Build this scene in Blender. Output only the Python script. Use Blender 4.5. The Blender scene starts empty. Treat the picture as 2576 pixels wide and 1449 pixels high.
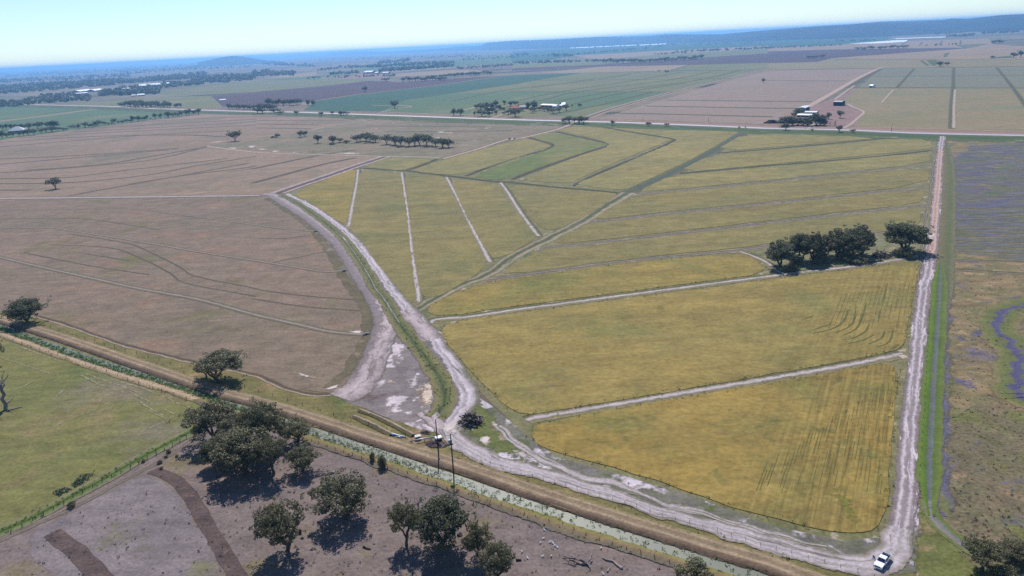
import bpy, bmesh, math, random
from mathutils import Vector, Matrix, Euler
from mathutils.noise import noise as pnoise
random.seed(7)
R = math.radians
scene = bpy.context.scene
COL = scene.collection

# ------------------------------------------------------------------ camera
F_PX, CX, CY, CAM_H = 1874.0, 1288.0, 724.5, 110.0      # pixels of the 2576-wide view
PITCH, ROLL = 18.19, 3.0
cam_data = bpy.data.cameras.new("camera")
cam = bpy.data.objects.new("camera", cam_data)
COL.objects.link(cam)
cam_data.sensor_fit = 'HORIZONTAL'
cam_data.sensor_width = 36.0
cam_data.lens = 36.0 * F_PX / 2576.0
cam_data.clip_start = 1.0
cam_data.clip_end = 120000.0
CAMROT = Matrix.Rotation(R(90 - PITCH), 3, 'X') @ Matrix.Rotation(R(-ROLL), 3, 'Z')
cam.matrix_world = Matrix.Translation((0, 0, CAM_H)) @ CAMROT.to_4x4()
scene.camera = cam

# ------------------------------------------------------------------ sky, sun, exposure
SUN_AZ, SUN_EL = R(-4.0), R(52.0)                       # azimuth from +Y, clockwise
world = bpy.data.worlds.new("World")
scene.world = world
world.use_nodes = True
wt = world.node_tree
bg = wt.nodes["Background"]
sky = wt.nodes.new("ShaderNodeTexSky")
sky.sky_type = 'NISHITA'
sky.sun_disc = False
sky.sun_elevation = SUN_EL
sky.sun_rotation = SUN_AZ
sky.altitude = 300
sky.air_density = 1.0
sky.dust_density = 0.0
sky.ozone_density = 2.0
tint = wt.nodes.new("ShaderNodeMix"); tint.data_type = 'RGBA'; tint.blend_type = 'MULTIPLY'
tint.inputs[0].default_value = 1.0
tint.inputs[7].default_value = (0.86, 1.0, 1.18, 1)
wt.links.new(sky.outputs[0], tint.inputs[6])
wt.links.new(tint.outputs[2], bg.inputs[0])
bg.inputs[1].default_value = 0.065
sd = bpy.data.lights.new("sun", 'SUN')
sd.energy = 3.3
sd.angle = R(0.5)
sd.color = (1.0, 0.955, 0.93)
sun = bpy.data.objects.new("sun", sd)
COL.objects.link(sun)
sdir = Vector((math.sin(SUN_AZ) * math.cos(SUN_EL), math.cos(SUN_AZ) * math.cos(SUN_EL), math.sin(SUN_EL)))
sun.rotation_euler = sdir.to_track_quat('Z', 'Y').to_euler()
sun.location = (0, 0, 600)
scene.view_settings.view_transform = 'Standard'
scene.view_settings.look = 'None'
scene.view_settings.exposure = 0.8
scene.view_settings.gamma = 1.0
scene.view_settings.use_curve_mapping = False
scene.cycles.use_denoising = False
scene.cycles.volume_bounces = 1
scene.cycles.max_bounces = 6
scene.cycles.transparent_max_bounces = 16

# ------------------------------------------------------------------ pixel <-> ground
MAXD = 34000.0
def ray(x, y):
    return CAMROT @ Vector(((x - CX) / F_PX, -(y - CY) / F_PX, -1.0))
def G(x, y, z=0.0):
    d = ray(x, y)
    if d.z > -CAM_H / MAXD:
        k = MAXD / math.hypot(d.x, d.y)
        return Vector((d.x * k, d.y * k, z))
    k = (z - CAM_H) / d.z
    return Vector((d.x * k, d.y * k, z))
def px_of(p):
    q = CAMROT.transposed() @ (Vector(p) - Vector((0, 0, CAM_H)))
    return (CX + F_PX * q.x / -q.z, CY - F_PX * q.y / -q.z)
def scale_at(p):                                        # pixels per metre, across
    q = CAMROT.transposed() @ (Vector(p) - Vector((0, 0, CAM_H)))
    return F_PX / -q.z
def height_to(p, ytop):                                 # height at p whose top shows at row ytop
    lo, hi = 0.0, 80.0
    for _ in range(40):
        m = (lo + hi) / 2
        if px_of((p[0], p[1], m))[1] > ytop: lo = m
        else: hi = m
    return lo
O = {'A1': (0, 67), 'A2': (644, 67), 'A3': (1288, 67), 'A4': (1932, 0),
     'B1': (0, 416), 'B2': (644, 362.25), 'B3': (1288, 295), 'B4': (1932, 362.25),
     'C1': (0, 724.5), 'C2': (644, 724.5), 'C3': (1288, 724.5), 'C4': (1932, 724.5),
     'E1': (0, 1086.75), 'E2': (644, 1086.75), 'E3': (1288, 1086.75), 'E4': (1932, 1086.75)}
def T(tile, *pts):
    ox, oy = O[tile]
    return [(ox + a / 4, oy + b / 4) for a, b in pts]

# ------------------------------------------------------------------ tagging
def tag(o, label=None, cat=None, group=None, kind=None):
    if label: o['label'] = label
    if cat: o['category'] = cat
    if group: o['group'] = group
    if kind: o['kind'] = kind
    return o
def link_mesh(name, me, parent=None):
    o = bpy.data.objects.new(name, me)
    COL.objects.link(o)
    if parent: o.parent = parent
    return o
def empty(name, loc, rz=0.0):
    o = bpy.data.objects.new(name, None)
    COL.objects.link(o)
    o.empty_display_size = 0.5
    o.location = loc
    o.rotation_euler = (0, 0, rz)
    return o

# ------------------------------------------------------------------ materials
ALB = 0.70                                              # picture values -> albedo at this exposure
def lin(c, k=None):
    k = ALB if k is None else k
    return tuple(k * ((v / 255) / 12.92 if v <= 10 else ((v / 255 + 0.055) / 1.055) ** 2.4) for v in c) + (1.0,)
class NB:
    def __init__(s, name):
        s.m = bpy.data.materials.new(name)
        s.m.use_nodes = True
        s.t = s.m.node_tree
        s.b = s.t.nodes["Principled BSDF"]
        s.b.inputs['Roughness'].default_value = 0.95
        s.b.inputs['Specular IOR Level'].default_value = 0.15
    def n(s, typ, **kw):
        x = s.t.nodes.new(typ)
        for k, v in kw.items(): setattr(x, k, v)
        return x
    def l(s, a, b): s.t.links.new(a, b)
    def coords(s, stretch=(1, 1), rot=0.0, uv=False):
        tc = s.n("ShaderNodeTexCoord")
        mp = s.n("ShaderNodeMapping")
        mp.inputs['Rotation'].default_value = (0, 0, rot)
        mp.inputs['Scale'].default_value = (stretch[0], stretch[1], 1)
        s.l(tc.outputs['UV' if uv else 'Object'], mp.inputs[0])
        return mp.outputs[0]
    def noise(s, vec, scale, detail=4, rough=0.55, dist=0.0):
        x = s.n("ShaderNodeTexNoise")
        x.inputs['Scale'].default_value = scale
        x.inputs['Detail'].default_value = detail
        x.inputs['Roughness'].default_value = rough
        x.inputs['Distortion'].default_value = dist
        s.l(vec, x.inputs['Vector'])
        return x.outputs['Fac']
    def rng(s, fac, a, b, c=0.0, d=1.0):
        x = s.n("ShaderNodeMapRange")
        for i, v in enumerate((a, b, c, d)): x.inputs[i + 1].default_value = v
        s.l(fac, x.inputs[0])
        return x.outputs[0]
    def mix(s, fac, a, b, mode='MIX'):
        x = s.n("ShaderNodeMix", data_type='RGBA', blend_type=mode)
        if isinstance(fac, (int, float)): x.inputs[0].default_value = fac
        else: s.l(fac, x.inputs[0])
        for i, v in ((6, a), (7, b)):
            if isinstance(v, tuple): x.inputs[i].default_value = v
            else: s.l(v, x.inputs[i])
        return x.outputs[2]
    def math(s, op, a, b):
        x = s.n("ShaderNodeMath", operation=op)
        for i, v in enumerate((a, b)):
            if isinstance(v, (int, float)): x.inputs[i].default_value = v
            else: s.l(v, x.inputs[i])
        return x.outputs[0]
    def grain(s, col, vec, gs, amt, bump):
        g = s.noise(vec, gs, 3, 0.65)
        g2 = s.noise(vec, gs * 0.16, 4, 0.6)
        k = s.math('ADD', s.rng(g, 0.25, 0.75, -amt, amt), s.rng(g2, 0.25, 0.75, 1 - amt * 0.7, 1 + amt * 0.7))
        cc = s.n("ShaderNodeCombineColor")
        for i in range(3): s.l(k, cc.inputs[i])
        out = s.mix(1.0, col, cc.outputs[0], 'MULTIPLY')
        if bump:
            bn = s.n("ShaderNodeBump")
            bn.inputs['Strength'].default_value = bump
            bn.inputs['Distance'].default_value = 0.35
            s.l(g, bn.inputs['Height'])
            s.l(bn.outputs[0], s.b.inputs['Normal'])
        return out
    def rag(s, ef, v, ns):
        """ragged, dissolving edge: the sheet gives way to the ground below in tufts"""
        tc = s.n("ShaderNodeTexCoord"); sp = s.n("ShaderNodeSeparateXYZ")
        s.l(tc.outputs['UV'], sp.inputs[0])
        e = s.math('MINIMUM', sp.outputs[0], s.math('SUBTRACT', 1.0, sp.outputs[0]))
        n = s.noise(v, ns, 6, 0.7)
        s.alpha = s.rng(s.math('ADD', s.math('DIVIDE', e, ef), s.math('MULTIPLY', s.math('SUBTRACT', n, 0.5), 2.6)), 0.30, 0.62)
    alpha = None
    def done(s, col):
        if s.alpha is not None:
            tr = s.n("ShaderNodeBsdfTransparent"); ms = s.n("ShaderNodeMixShader")
            s.l(s.alpha, ms.inputs[0]); s.l(tr.outputs[0], ms.inputs[1]); s.l(s.b.outputs[0], ms.inputs[2])
            s.l(ms.outputs[0], s.t.nodes["Material Output"].inputs[0])
        if isinstance(col, tuple): s.b.inputs['Base Color'].default_value = col
        else: s.l(col, s.b.inputs['Base Color'])
        return s.m
def GM(name, c1, c2, s=0.03, extra=(), grain=0.28, gs=0.9, streak=None, bump=0.35, lo=0.36, hi=0.64, rows=None, mottle=0.16, ragged=0):
    """ground material: two mottled colours, further patches, streaks and grain, all in metres"""
    b = NB(name)
    v = b.coords()
    if ragged: b.rag(ragged, v, 0.35)
    col = b.mix(b.rng(b.noise(v, s, 7, 0.6, 0.3), lo, hi), lin(c1), lin(c2))
    for (c, sc, t0, t1) in extra:
        col = b.mix(b.rng(b.noise(v, sc, 6, 0.62, 0.4), t0, t1), col, lin(c))
    if streak:
        ang, sx, sy, amt = streak
        st = b.noise(b.coords((sx, sy), R(ang)), 1.0, 5, 0.6)
        k = b.rng(st, 0.3, 0.7, 1 - amt, 1 + amt)
        cc = b.n("ShaderNodeCombineColor")
        for i in range(3): b.l(k, cc.inputs[i])
        col = b.mix(1.0, col, cc.outputs[0], 'MULTIPLY')
    def darken(fac_socket, col):
        cc = b.n("ShaderNodeCombineColor")
        for i in range(3): b.l(fac_socket, cc.inputs[i])
        return b.mix(1.0, col, cc.outputs[0], 'MULTIPLY')
    if mottle:
        mo = b.noise(b.coords((0.12, 0.3), R(8)), 1.0, 6, 0.68, 0.3)
        col = darken(b.rng(mo, 0.32, 0.68, 1 - mottle, 1 + mottle), col)
    for (ang, off, d0, d1, amt, sc) in (rows or ()):
        # seed rows running along a line: local x is the distance from that line
        rv = b.coords((1, 1), ang)
        sx = b.n("ShaderNodeSeparateXYZ"); b.l(rv, sx.inputs[0])
        dist = b.math('SUBTRACT', sx.outputs[0], off)
        mask = b.rng(dist, d0, d1)
        mp = b.n("ShaderNodeMapping"); mp.inputs['Scale'].default_value = (sc, 0.035, 1); b.l(rv, mp.inputs[0])
        st = b.noise(mp.outputs[0], 1.0, 5, 0.7)
        k = b.rng(st, 0.36, 0.62, -1, 0.35)
        k = b.math('ADD', b.math('MULTIPLY', b.math('MULTIPLY', k, mask), amt), 1.0)
        col = darken(k, col)
    return b.done(b.grain(col, v, gs, grain, bump))
def RM(name, stops, amp=0.1, ns=0.35, patches=(), grain=0.25, gs=1.2, bump=0.4, ragged=0.14):
    """ribbon material: colours across the width (u 0..1), ragged, with patches stretched along it"""
    b = NB(name)
    v = b.coords()
    if ragged: b.rag(ragged, v, max(0.05, ns * 1.3))
    tc = b.n("ShaderNodeTexCoord")
    sx = b.n("ShaderNodeSeparateXYZ")
    b.l(tc.outputs['UV'], sx.inputs[0])
    u = b.math('ADD', sx.outputs[0], b.rng(b.noise(v, ns, 5, 0.65), 0.2, 0.8, -amp, amp))
    rp = b.n("ShaderNodeValToRGB")
    el = rp.color_ramp.elements
    while len(el) < len(stops): el.new(0.5)
    for e, (p, c) in zip(el, stops):
        e.position = p
        e.color = lin(c)
    b.l(u, rp.inputs[0])
    col = rp.outputs[0]
    for (c, su, sv, t0, t1) in patches:
        uv = b.coords((su, sv), 0, True)
        col = b.mix(b.rng(b.noise(uv, 1.0, 6, 0.65, 0.5), t0, t1), col, lin(c))
    return b.done(b.grain(col, v, gs, grain, bump))
def PM(name, c, rough=0.6, spec=0.3, metal=0.0, var=0.12, sc=2.0):
    b = NB(name)
    b.b.inputs['Roughness'].default_value = rough
    b.b.inputs['Specular IOR Level'].default_value = spec
    b.b.inputs['Metallic'].default_value = metal
    v = b.coords()
    n = b.noise(v, sc, 4, 0.6)
    cl = lin(c, 0.85)
    d = tuple(x * (1 - var) for x in cl[:3]) + (1,)
    e = tuple(min(1, x * (1 + var)) for x in cl[:3]) + (1,)
    return b.done(b.mix(b.rng(n, 0.3, 0.7), d, e))

# ------------------------------------------------------------------ sheets and ribbons
_layer = [0]
def zof(layer):
    _layer[0] += 1
    return 0.03 * layer + 0.0007 * (_layer[0] % 41)
def chaikin(p, n):
    for _ in range(n):
        q = []
        for i in range(len(p)):
            a, b = p[i], p[(i + 1) % len(p)]
            q += [a.lerp(b, 0.22), a.lerp(b, 0.78)]
        p = q
    return p
def sheet(name, pts, mat, layer, round_=0, jit=0.0, h=0.0, kind='structure', label=None, cat=None):
    """flat field from its outline; h > 0 makes a standing crop with sides"""
    z = zof(layer)
    p = [G(x, y) for x, y in pts]
    if round_: p = chaikin(p, round_)
    q = []
    for i in range(len(p)):
        a, b = p[i], p[(i + 1) % len(p)]
        step = max(3.0, 0.012 * a.length)
        n = max(1, min(80, int((b - a).length / step)))
        for k in range(n):
            c = a.lerp(b, k / n)
            if jit:
                w = jit * max(1.0, c.length / 500.0)
                c = c + Vector((pnoise(c * 0.11), pnoise(c * 0.11 + Vector((50, 9, 3))), 0)) * w
            q.append(c)
    bm = bmesh.new()
    top = [bm.verts.new((c.x, c.y, z + h)) for c in q]
    f = bm.faces.new(top)
    f.normal_update()
    if f.normal.z < 0: f.normal_flip()
    if h:
        bot = [bm.verts.new((c.x, c.y, z)) for c in q]
        n = len(q)
        for i in range(n):
            bm.faces.new((top[i], top[(i + 1) % n], bot[(i + 1) % n], bot[i]))
    bmesh.ops.triangulate(bm, faces=[f])
    bmesh.ops.recalc_face_normals(bm, faces=bm.faces[:]) if h else None
    me = bpy.data.meshes.new(name)
    bm.to_mesh(me); bm.free()
    me.materials.append(mat)
    return tag(link_mesh(name, me), label, cat, None, kind)
def blob(name, pts, mat, layer, jit=1.5, grow=1.25, kind='structure', lift=0.0):
    """patch on the ground whose ragged material fades out towards its outline"""
    z = zof(layer) + lift
    p = chaikin([G(x, y) for x, y in pts], 2)
    c = sum(p, Vector()) / len(p)
    bm = bmesh.new(); uvl = bm.loops.layers.uv.verify()
    cv = bm.verts.new((c.x, c.y, z))
    ring = [bm.verts.new((c.x + (q.x - c.x) * grow + jit * pnoise(q * 0.2), c.y + (q.y - c.y) * grow + jit * pnoise(q * 0.2 + Vector((9, 9, 9))), z)) for q in p]
    for i in range(len(ring)):
        f = bm.faces.new((cv, ring[i], ring[(i + 1) % len(ring)]))
        for lp in f.loops: lp[uvl].uv = (0.5 if lp.vert is cv else 0.0, 0)
        f.normal_update()
        if f.normal.z < 0: f.normal_flip()
    me = bpy.data.meshes.new(name)
    bm.to_mesh(me); bm.free(); me.materials.append(mat)
    return tag(link_mesh(name, me), kind=kind)
def smooth_path(pts, dens=1.0):
    p = [G(x, y) for x, y in pts]
    if len(p) < 2: return p
    e = [p[0] * 2 - p[1]] + p + [p[-1] * 2 - p[-2]]
    out = []
    for i in range(1, len(e) - 2):
        a, b, c, d = e[i - 1], e[i], e[i + 1], e[i + 2]
        step = max(1.5, 0.008 * b.length) / dens
        n = max(2, min(90, int((c - b).length / step)))
        ta, tb = (c - a), (d - b)
        la, lb, lm = max(1e-3, (b - a).length), max(1e-3, (d - c).length), (c - b).length
        m0 = (c - a) * (lm / (la + lm)); m1 = (d - b) * (lm / (lm + lb))
        for k in range(n):
            t = k / n; t2 = t * t; t3 = t2 * t
            out.append(b * (2 * t3 - 3 * t2 + 1) + m0 * (t3 - 2 * t2 + t) + c * (-2 * t3 + 3 * t2) + m1 * (t3 - t2))
    out.append(p[-1])
    return out
def ribbon_into(bm, pts, width, z, profile=None, jit=0.0, ground=False):
    path = pts if ground else smooth_path(pts)
    uvl = bm.loops.layers.uv.verify()
    if profile is None: profile = [(-0.5, 0), (0.5, 0)]
    rows, dist = [], 0.0
    n = len(path)
    for i, c in enumerate(path):
        t = (path[min(n - 1, i + 1)] - path[max(0, i - 1)])
        t.z = 0
        t = t.normalized() if t.length else Vector((1, 0, 0))
        nr = Vector((t.y, -t.x, 0))                      # to the right of travel
        if i: dist += (c - path[i - 1]).length
        w = width if not callable(width) else width(i / max(1, n - 1))
        row = []
        for k, (u, dz) in enumerate(profile):
            off = u * w
            if jit and k in (0, len(profile) - 1):
                off += jit * (pnoise(Vector((c.x * 0.21 + k * 37, c.y * 0.21, 0.3))) + 0.8 * pnoise(Vector((c.x * 0.06 + k * 11, c.y * 0.06, 0.7))))
            row.append((bm.verts.new((c.x + nr.x * off, c.y + nr.y * off, z + dz)), u + 0.5, dist))
        rows.append(row)
    for i in range(n - 1):
        for k in range(len(profile) - 1):
            q = [rows[i][k], rows[i][k + 1], rows[i + 1][k + 1], rows[i + 1][k]]
            try: f = bm.faces.new([a[0] for a in q])
            except ValueError: continue
            for lp, a in zip(f.loops, q): lp[uvl].uv = (a[1], a[2])
            f.normal_update()
            if f.normal.z < 0: f.normal_flip()
def ribbon(name, pts, width, mat, layer, profile=None, jit=0.0, kind='structure', label=None, cat=None, lift=0.0):
    bm = bmesh.new()
    ribbon_into(bm, pts, width, zof(layer) + lift, profile, jit)
    me = bpy.data.meshes.new(name)
    bm.to_mesh(me); bm.free()
    me.materials.append(mat)
    if profile: me.polygons.foreach_set('use_smooth', [True] * len(me.polygons))
    return tag(link_mesh(name, me), label, cat, None, kind)
def ribbons(name, lines, width, mat, layer, jit=0.0, lift=0.0):
    bm = bmesh.new()
    for i, l in enumerate(lines): ribbon_into(bm, l, width, zof(layer) + lift, None, jit)
    me = bpy.data.meshes.new(name)
    bm.to_mesh(me); bm.free()
    me.materials.append(mat)
    return tag(link_mesh(name, me), kind='structure')
# ================================================================== THE LAND
# ------------------------------------------------------------------ base ground to the horizon
def make_ground():
    b = NB("plain")
    v = b.coords((1, 1.0))
    vo = b.n("ShaderNodeTexVoronoi", feature='F1')
    vo.inputs['Scale'].default_value = 0.0011
    vo.inputs['Randomness'].default_value = 0.8
    b.l(b.coords((1, 1.5), R(12)), vo.inputs['Vector'])
    sep = b.n("ShaderNodeSeparateColor")
    b.l(vo.outputs['Color'], sep.inputs[0])
    rp = b.n("ShaderNodeValToRGB")
    rp.color_ramp.interpolation = 'CONSTANT'
    cols = [(0.0, (138, 124, 108)), (0.3, (104, 112, 84)), (0.42, (126, 116, 94)), (0.6, (112, 96, 92)), (0.75, (98, 110, 82)), (0.86, (146, 132, 104))]
    el = rp.color_ramp.elements
    while len(el) < len(cols): el.new(0.5)
    for e, (p, c) in zip(el, cols): e.position = p; e.color = lin(c)
    b.l(sep.outputs[0], rp.inputs[0])
    col = b.mix(b.rng(b.noise(v, 0.004, 8, 0.6), 0.3, 0.7), rp.outputs[0], lin((118, 108, 92)))
    # dark scrub belts that read as bands of woodland on the plain
    col = b.mix(b.rng(b.noise(b.coords((0.0008, 0.004), R(6)), 1.0, 8, 0.7), 0.56, 0.6), col, lin((62, 70, 56)))
    m = b.done(b.grain(col, v, 0.02, 0.2, 0))
    bm = bmesh.new()
    S = 42000
    xs = [-S, -12000, -4000, -1200, 0, 1200, 4000, 12000, S]
    ys = [-900, 0, 400, 1200, 3000, 8000, 20000, S]
    g = [[bm.verts.new((x, y, 0)) for x in xs] for y in ys]
    for j in range(len(ys) - 1):
        for i in range(len(xs) - 1):
            bm.faces.new((g[j][i], g[j][i + 1], g[j + 1][i + 1], g[j + 1][i]))
    me = bpy.data.meshes.new("ground")
    bm.to_mesh(me); bm.free()
    me.materials.append(m)
    tag(link_mesh("ground", me), kind='structure')
make_ground()

# ------------------------------------------------------------------ field colours
m_stub = GM("stubble", (152, 129, 109), (136, 118, 97), 0.006, [((126, 116, 94), 0.009, 0.52, 0.66), ((158, 132, 110), 0.02, 0.58, 0.7)], 0.2, 0.6, (8, 0.004, 0.09, 0.10))
m_pad = GM("dry_pasture", (138, 117, 100), (122, 109, 90), 0.012, [((142, 115, 94), 0.03, 0.55, 0.68), ((112, 108, 70), 0.02, 0.56, 0.7)], 0.28, 0.7, (-10, 0.02, 0.16, 0.10))
m_graze = GM("grazing", (142, 124, 104), (122, 116, 90), 0.012, [((196, 182, 170), 0.03, 0.66, 0.69), ((108, 110, 78), 0.02, 0.56, 0.7)], 0.26, 0.5, (4, 0.008, 0.07, 0.12))
m_teal = GM("teal_crop", (60, 92, 72), (68, 98, 76), 0.004, [], 0.14, 0.5, (28, 0.003, 0.05, 0.06), 0.2)
m_green = GM("green_crop", (96, 116, 78), (88, 110, 78), 0.004, [((122, 124, 86), 0.005, 0.55, 0.7)], 0.14, 0.5, (24, 0.003, 0.06, 0.06), 0.2)
m_olive = GM("olive_crop", (122, 122, 82), (112, 116, 80), 0.005, [((138, 128, 90), 0.006, 0.55, 0.7)], 0.15, 0.5, (24, 0.003, 0.06, 0.06), 0.2)
m_fallow = GM("fallow", (92, 74, 76), (84, 68, 72), 0.006, [((110, 92, 86), 0.008, 0.58, 0.7)], 0.16, 0.5, (25, 0.003, 0.05, 0.07), 0.2)
m_tan = GM("tan_stubble", (158, 136, 108), (148, 128, 104), 0.005, [((134, 124, 96), 0.007, 0.56, 0.7)], 0.15, 0.5, (-2, 0.003, 0.05, 0.07), 0.2)
m_pink = GM("pink_stubble", (152, 132, 116), (144, 126, 112), 0.005, [((140, 124, 102), 0.006, 0.56, 0.7)], 0.15, 0.5, (-6, 0.003, 0.05, 0.06), 0.2)
m_check = GM("grey_green_crop", (128, 126, 104), (120, 120, 98), 0.006, [((134, 134, 108), 0.012, 0.58, 0.7)], 0.16, 0.5, (88, 0.004, 0.08, 0.06), 0.2)
m_checkt = GM("tan_green_crop", (146, 130, 98), (134, 126, 92), 0.008, [((126, 128, 94), 0.01, 0.54, 0.66)], 0.17, 0.5, (88, 0.004, 0.08, 0.05), 0.2)
m_verge = GM("green_verge", (78, 94, 58), (92, 100, 66), 0.03, [((120, 106, 80), 0.02, 0.6, 0.7)], 0.28, 0.6, (0, 0.02, 0.2, 0.15))
m_red = GM("red_dirt", (152, 124, 114), (138, 112, 104), 0.03, [((132, 112, 92), 0.04, 0.58, 0.68)], 0.2, 0.6)
m_wood = GM("woodland_floor", (96, 92, 70), (76, 80, 58), 0.01, [((128, 110, 92), 0.006, 0.58, 0.66)], 0.25, 0.3)

# ------------------------------------------------------------------ far country, back to front
def far(pts, mat, layer, name="field"): return sheet(name, pts, mat, layer)
far(T('A3', (0, 250), (700, 205), (1600, 165), (2576, 118), (2576, 195), (1600, 235), (620, 290), (400, 335), (0, 365)), m_teal, 1)
far(T('A4', (0, 400), (700, 385), (1250, 368), (1200, 402), (800, 440), (0, 478)), m_teal, 1)
far(T('A3', (620, 292), (1600, 240), (2576, 192), (2576, 216), (1500, 282), (900, 332), (850, 330)), m_tan, 2)
far(T('A3', (0, 372), (430, 345), (900, 332), (1500, 284), (2576, 218), (2576, 268), (900, 382), (0, 418)), m_olive, 2)
far(T('A4', (0, 490), (800, 448), (1200, 420), (2220, 388), (2260, 440), (1880, 450), (1980, 480), (880, 492), (0, 516)), m_tan, 2)
far(T('A3', (0, 420), (900, 382), (2576, 268), (2576, 362), (1900, 382), (900, 402), (0, 446)), m_fallow, 2)
far(T('A4', (0, 518), (900, 494), (1900, 482), (2010, 485), (640, 585), (500, 622), (0, 634)), m_fallow, 2)
far(T('A3', (280, 466), (900, 403), (1780, 385), (1600, 440), (800, 463)), m_tan, 2)
far(T('A3', (1780, 386), (2576, 365), (2576, 440), (1610, 441)), m_olive, 2)
far(T('A4', (0, 637), (500, 622), (640, 588), (1090, 600), (2576, 600), (2576, 666), (1150, 686), (0, 702)), m_checkt, 2)
far(T('A4', (640, 586), (2010, 487), (2230, 440), (2576, 468), (2576, 598), (1090, 598)), m_tan, 2)
far(T('A4', (1590, 606), (1700, 604), (1690, 660), (1660, 664)), m_verge, 3)
far(T('A4', (1780, 535), (1830, 530), (1790, 575), (1765, 575)), m_verge, 3)
far(T('A4', (2240, 578), (2440, 560), (2470, 582), (2240, 590)), m_verge, 3)
# middle left
far(T('A2', (780, 470), (1200, 402), (1600, 362), (2100, 312), (2576, 282), (2576, 370), (2000, 402), (1300, 442)), m_green, 1)
far(T('A2', (1300, 482), (2000, 432), (2330, 445), (2000, 482), (1400, 502)), m_tan, 2)
far(T('A2', (100, 515), (380, 480), (600, 452), (620, 502)), m_tan, 2)
far(T('A2', (750, 512), (1000, 480), (1250, 482), (1310, 512), (900, 528)), m_red, 2)
far(T('A2', (0, 542), (500, 502), (760, 474), (1060, 492), (700, 500), (600, 535)), m_green, 2)
far(T('A2', (-1100, 665), (0, 546), (1160, 520), (1160, 545), (700, 595), (0, 655), (-900, 692)), m_olive, 1)
far([(150, 262), (270, 254), (400, 244), (532, 241), (560, 268), (480, 275), (280, 268)], m_olive, 1)
far([(532, 242), (644, 232), (819, 216), (931, 203), (1006, 207), (1144, 197), (1288, 189.5), (1110, 213), (900, 238), (796, 253), (640, 268), (560, 268)], m_fallow, 2)
far([(764, 277), (796, 253), (900, 238), (1110, 213), (1288, 189.5), (1463, 183.5), (1288, 213), (1019, 252), (956, 283), (840, 281)], m_teal, 2)
far([(1130, 236), (1288, 213), (1463, 183.5), (1900, 177), (1840, 198), (1700, 231), (1288, 231)], m_olive, 2)
far([(956, 283), (1019, 252), (1130, 236), (1288, 231), (1700, 231), (1590, 262), (1480, 297), (1380, 290), (1150, 288)], m_green, 2)
far([(1420, 290), (1480, 268), (1590, 262), (1480, 297)], m_olive, 3)
far([(1496, 301), (1840, 201), (1935, 178), (2204, 172.5), (2035, 268), (1962, 312), (1932, 318), (1700, 309)], m_pink, 2)
far([(2217, 172), (2402, 170), (2576, 168), (2600, 168), (2600, 221), (2257, 220), (2160, 220)], m_check, 2)
far([(2144, 222), (2600, 222), (2600, 328), (2395, 325), (2150, 320), (2157, 297), (2172, 282), (2132, 270), (2107, 258)], m_checkt, 2)
far([(2035, 270), (2160, 222), (2112, 258), (2174, 283), (2150, 321), (1962, 317), (1990, 285)], m_red, 3, "farm_yard")
far([(1180, 290), (1195, 262), (1300, 262), (1440, 264), (1430, 284), (1390, 290), (1290, 297)], m_olive, 3, "farm_yard")
# green paddock and the brown stubble on the left
far([(-20, 270), (72, 263), (280, 271), (500, 281), (507, 285), (-20, 356)], m_green, 1)
ribbon("farm_track", T('A1', (-60, 960), (400, 905), (1000, 830), (1500, 815)), 30, m_tan, 2)
ribbon("field_edge", T('A1', (-60, 925), (400, 880), (1000, 820)), 8, m_verge, 2)
far([(-20, 354), (507, 285), (644, 288), (900, 297), (1150, 306), (1420, 318), (1436, 317), (1200, 372), (950, 396), (690, 488), (-20, 500)], m_stub, 1)
far([(926, 301), (1430, 317), (1250, 360), (1100, 399), (950, 395), (760, 386), (600, 376), (520, 366), (640, 352), (774, 328)], m_graze, 2, "grazing_paddock")
far([(-20, 496), (670, 489), (700, 500), (775, 566), (828, 640), (868, 700), (900, 760), (912, 800), (907, 845), (928, 870), (890, 955), (850, 990), (719, 977), (640, 945), (475, 908), (325, 871), (220, 838), (85, 795), (-20, 775)], m_pad, 1, "dry_paddock")
# white dry clay pans
m_pan = GM("clay_pan", (214, 200, 190), (198, 184, 176), 0.05, [((150, 132, 112), 0.08, 0.54, 0.6)], 0.15, 0.6, ragged=0.5)
for p in (T('A2', (735, 1272), (1000, 1262), (1090, 1285), (900, 1286)), T('A2', (0, 1210), (70, 1225), (130, 1240), (20, 1245)), T('A2', (140, 1250), (240, 1245), (230, 1262), (130, 1262)),
          T('A2', (450, 1270), (520, 1256), (530, 1268)), T('A1', (2090, 1168), (2230, 1150), (2270, 1155), (2120, 1174)), T('A1', (2470, 1205), (2576, 1190), (2600, 1215), (2500, 1225)),
          T('A2', (1780, 1062), (1900, 1050), (1890, 1072)), T('A2', (380, 1272), (430, 1272), (420, 1278))):
    blob("clay_pan", p, m_pan, 4)

# ------------------------------------------------------------------ highway and its verges
HW = [(60, 262.5), (280, 268), (375, 272.5), (644, 281), (719, 281.6), (879, 287), (1288, 301), (1538, 307.5), (1788, 317), (1932, 323), (2132, 327.5), (2307, 335), (2620, 342)]
m_vr = RM("highway_verge", [(0, (118, 108, 82)), (0.2, (150, 122, 104)), (0.4, (136, 118, 92)), (0.55, (84, 96, 60)), (0.72, (70, 92, 52)), (0.85, (96, 104, 66)), (1, (66, 84, 48))], 0.08, 0.05, [((164, 148, 128), 5, 0.02, 0.6, 0.66)])
ribbon("road_verge", [(x, y + 2.5) for x, y in HW], 100, m_vr, 4)
m_asph = NB("asphalt")
m_asph.b.inputs['Roughness'].default_value = 0.45
m_asph.b.inputs['Specular IOR Level'].default_value = 0.6
m_asph = m_asph.done(m_asph.mix(m_asph.noise(m_asph.coords(), 0.05, 4), lin((168, 166, 168)), lin((190, 186, 186))))
ribbon("highway", HW, 10, m_asph, 6)
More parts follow.
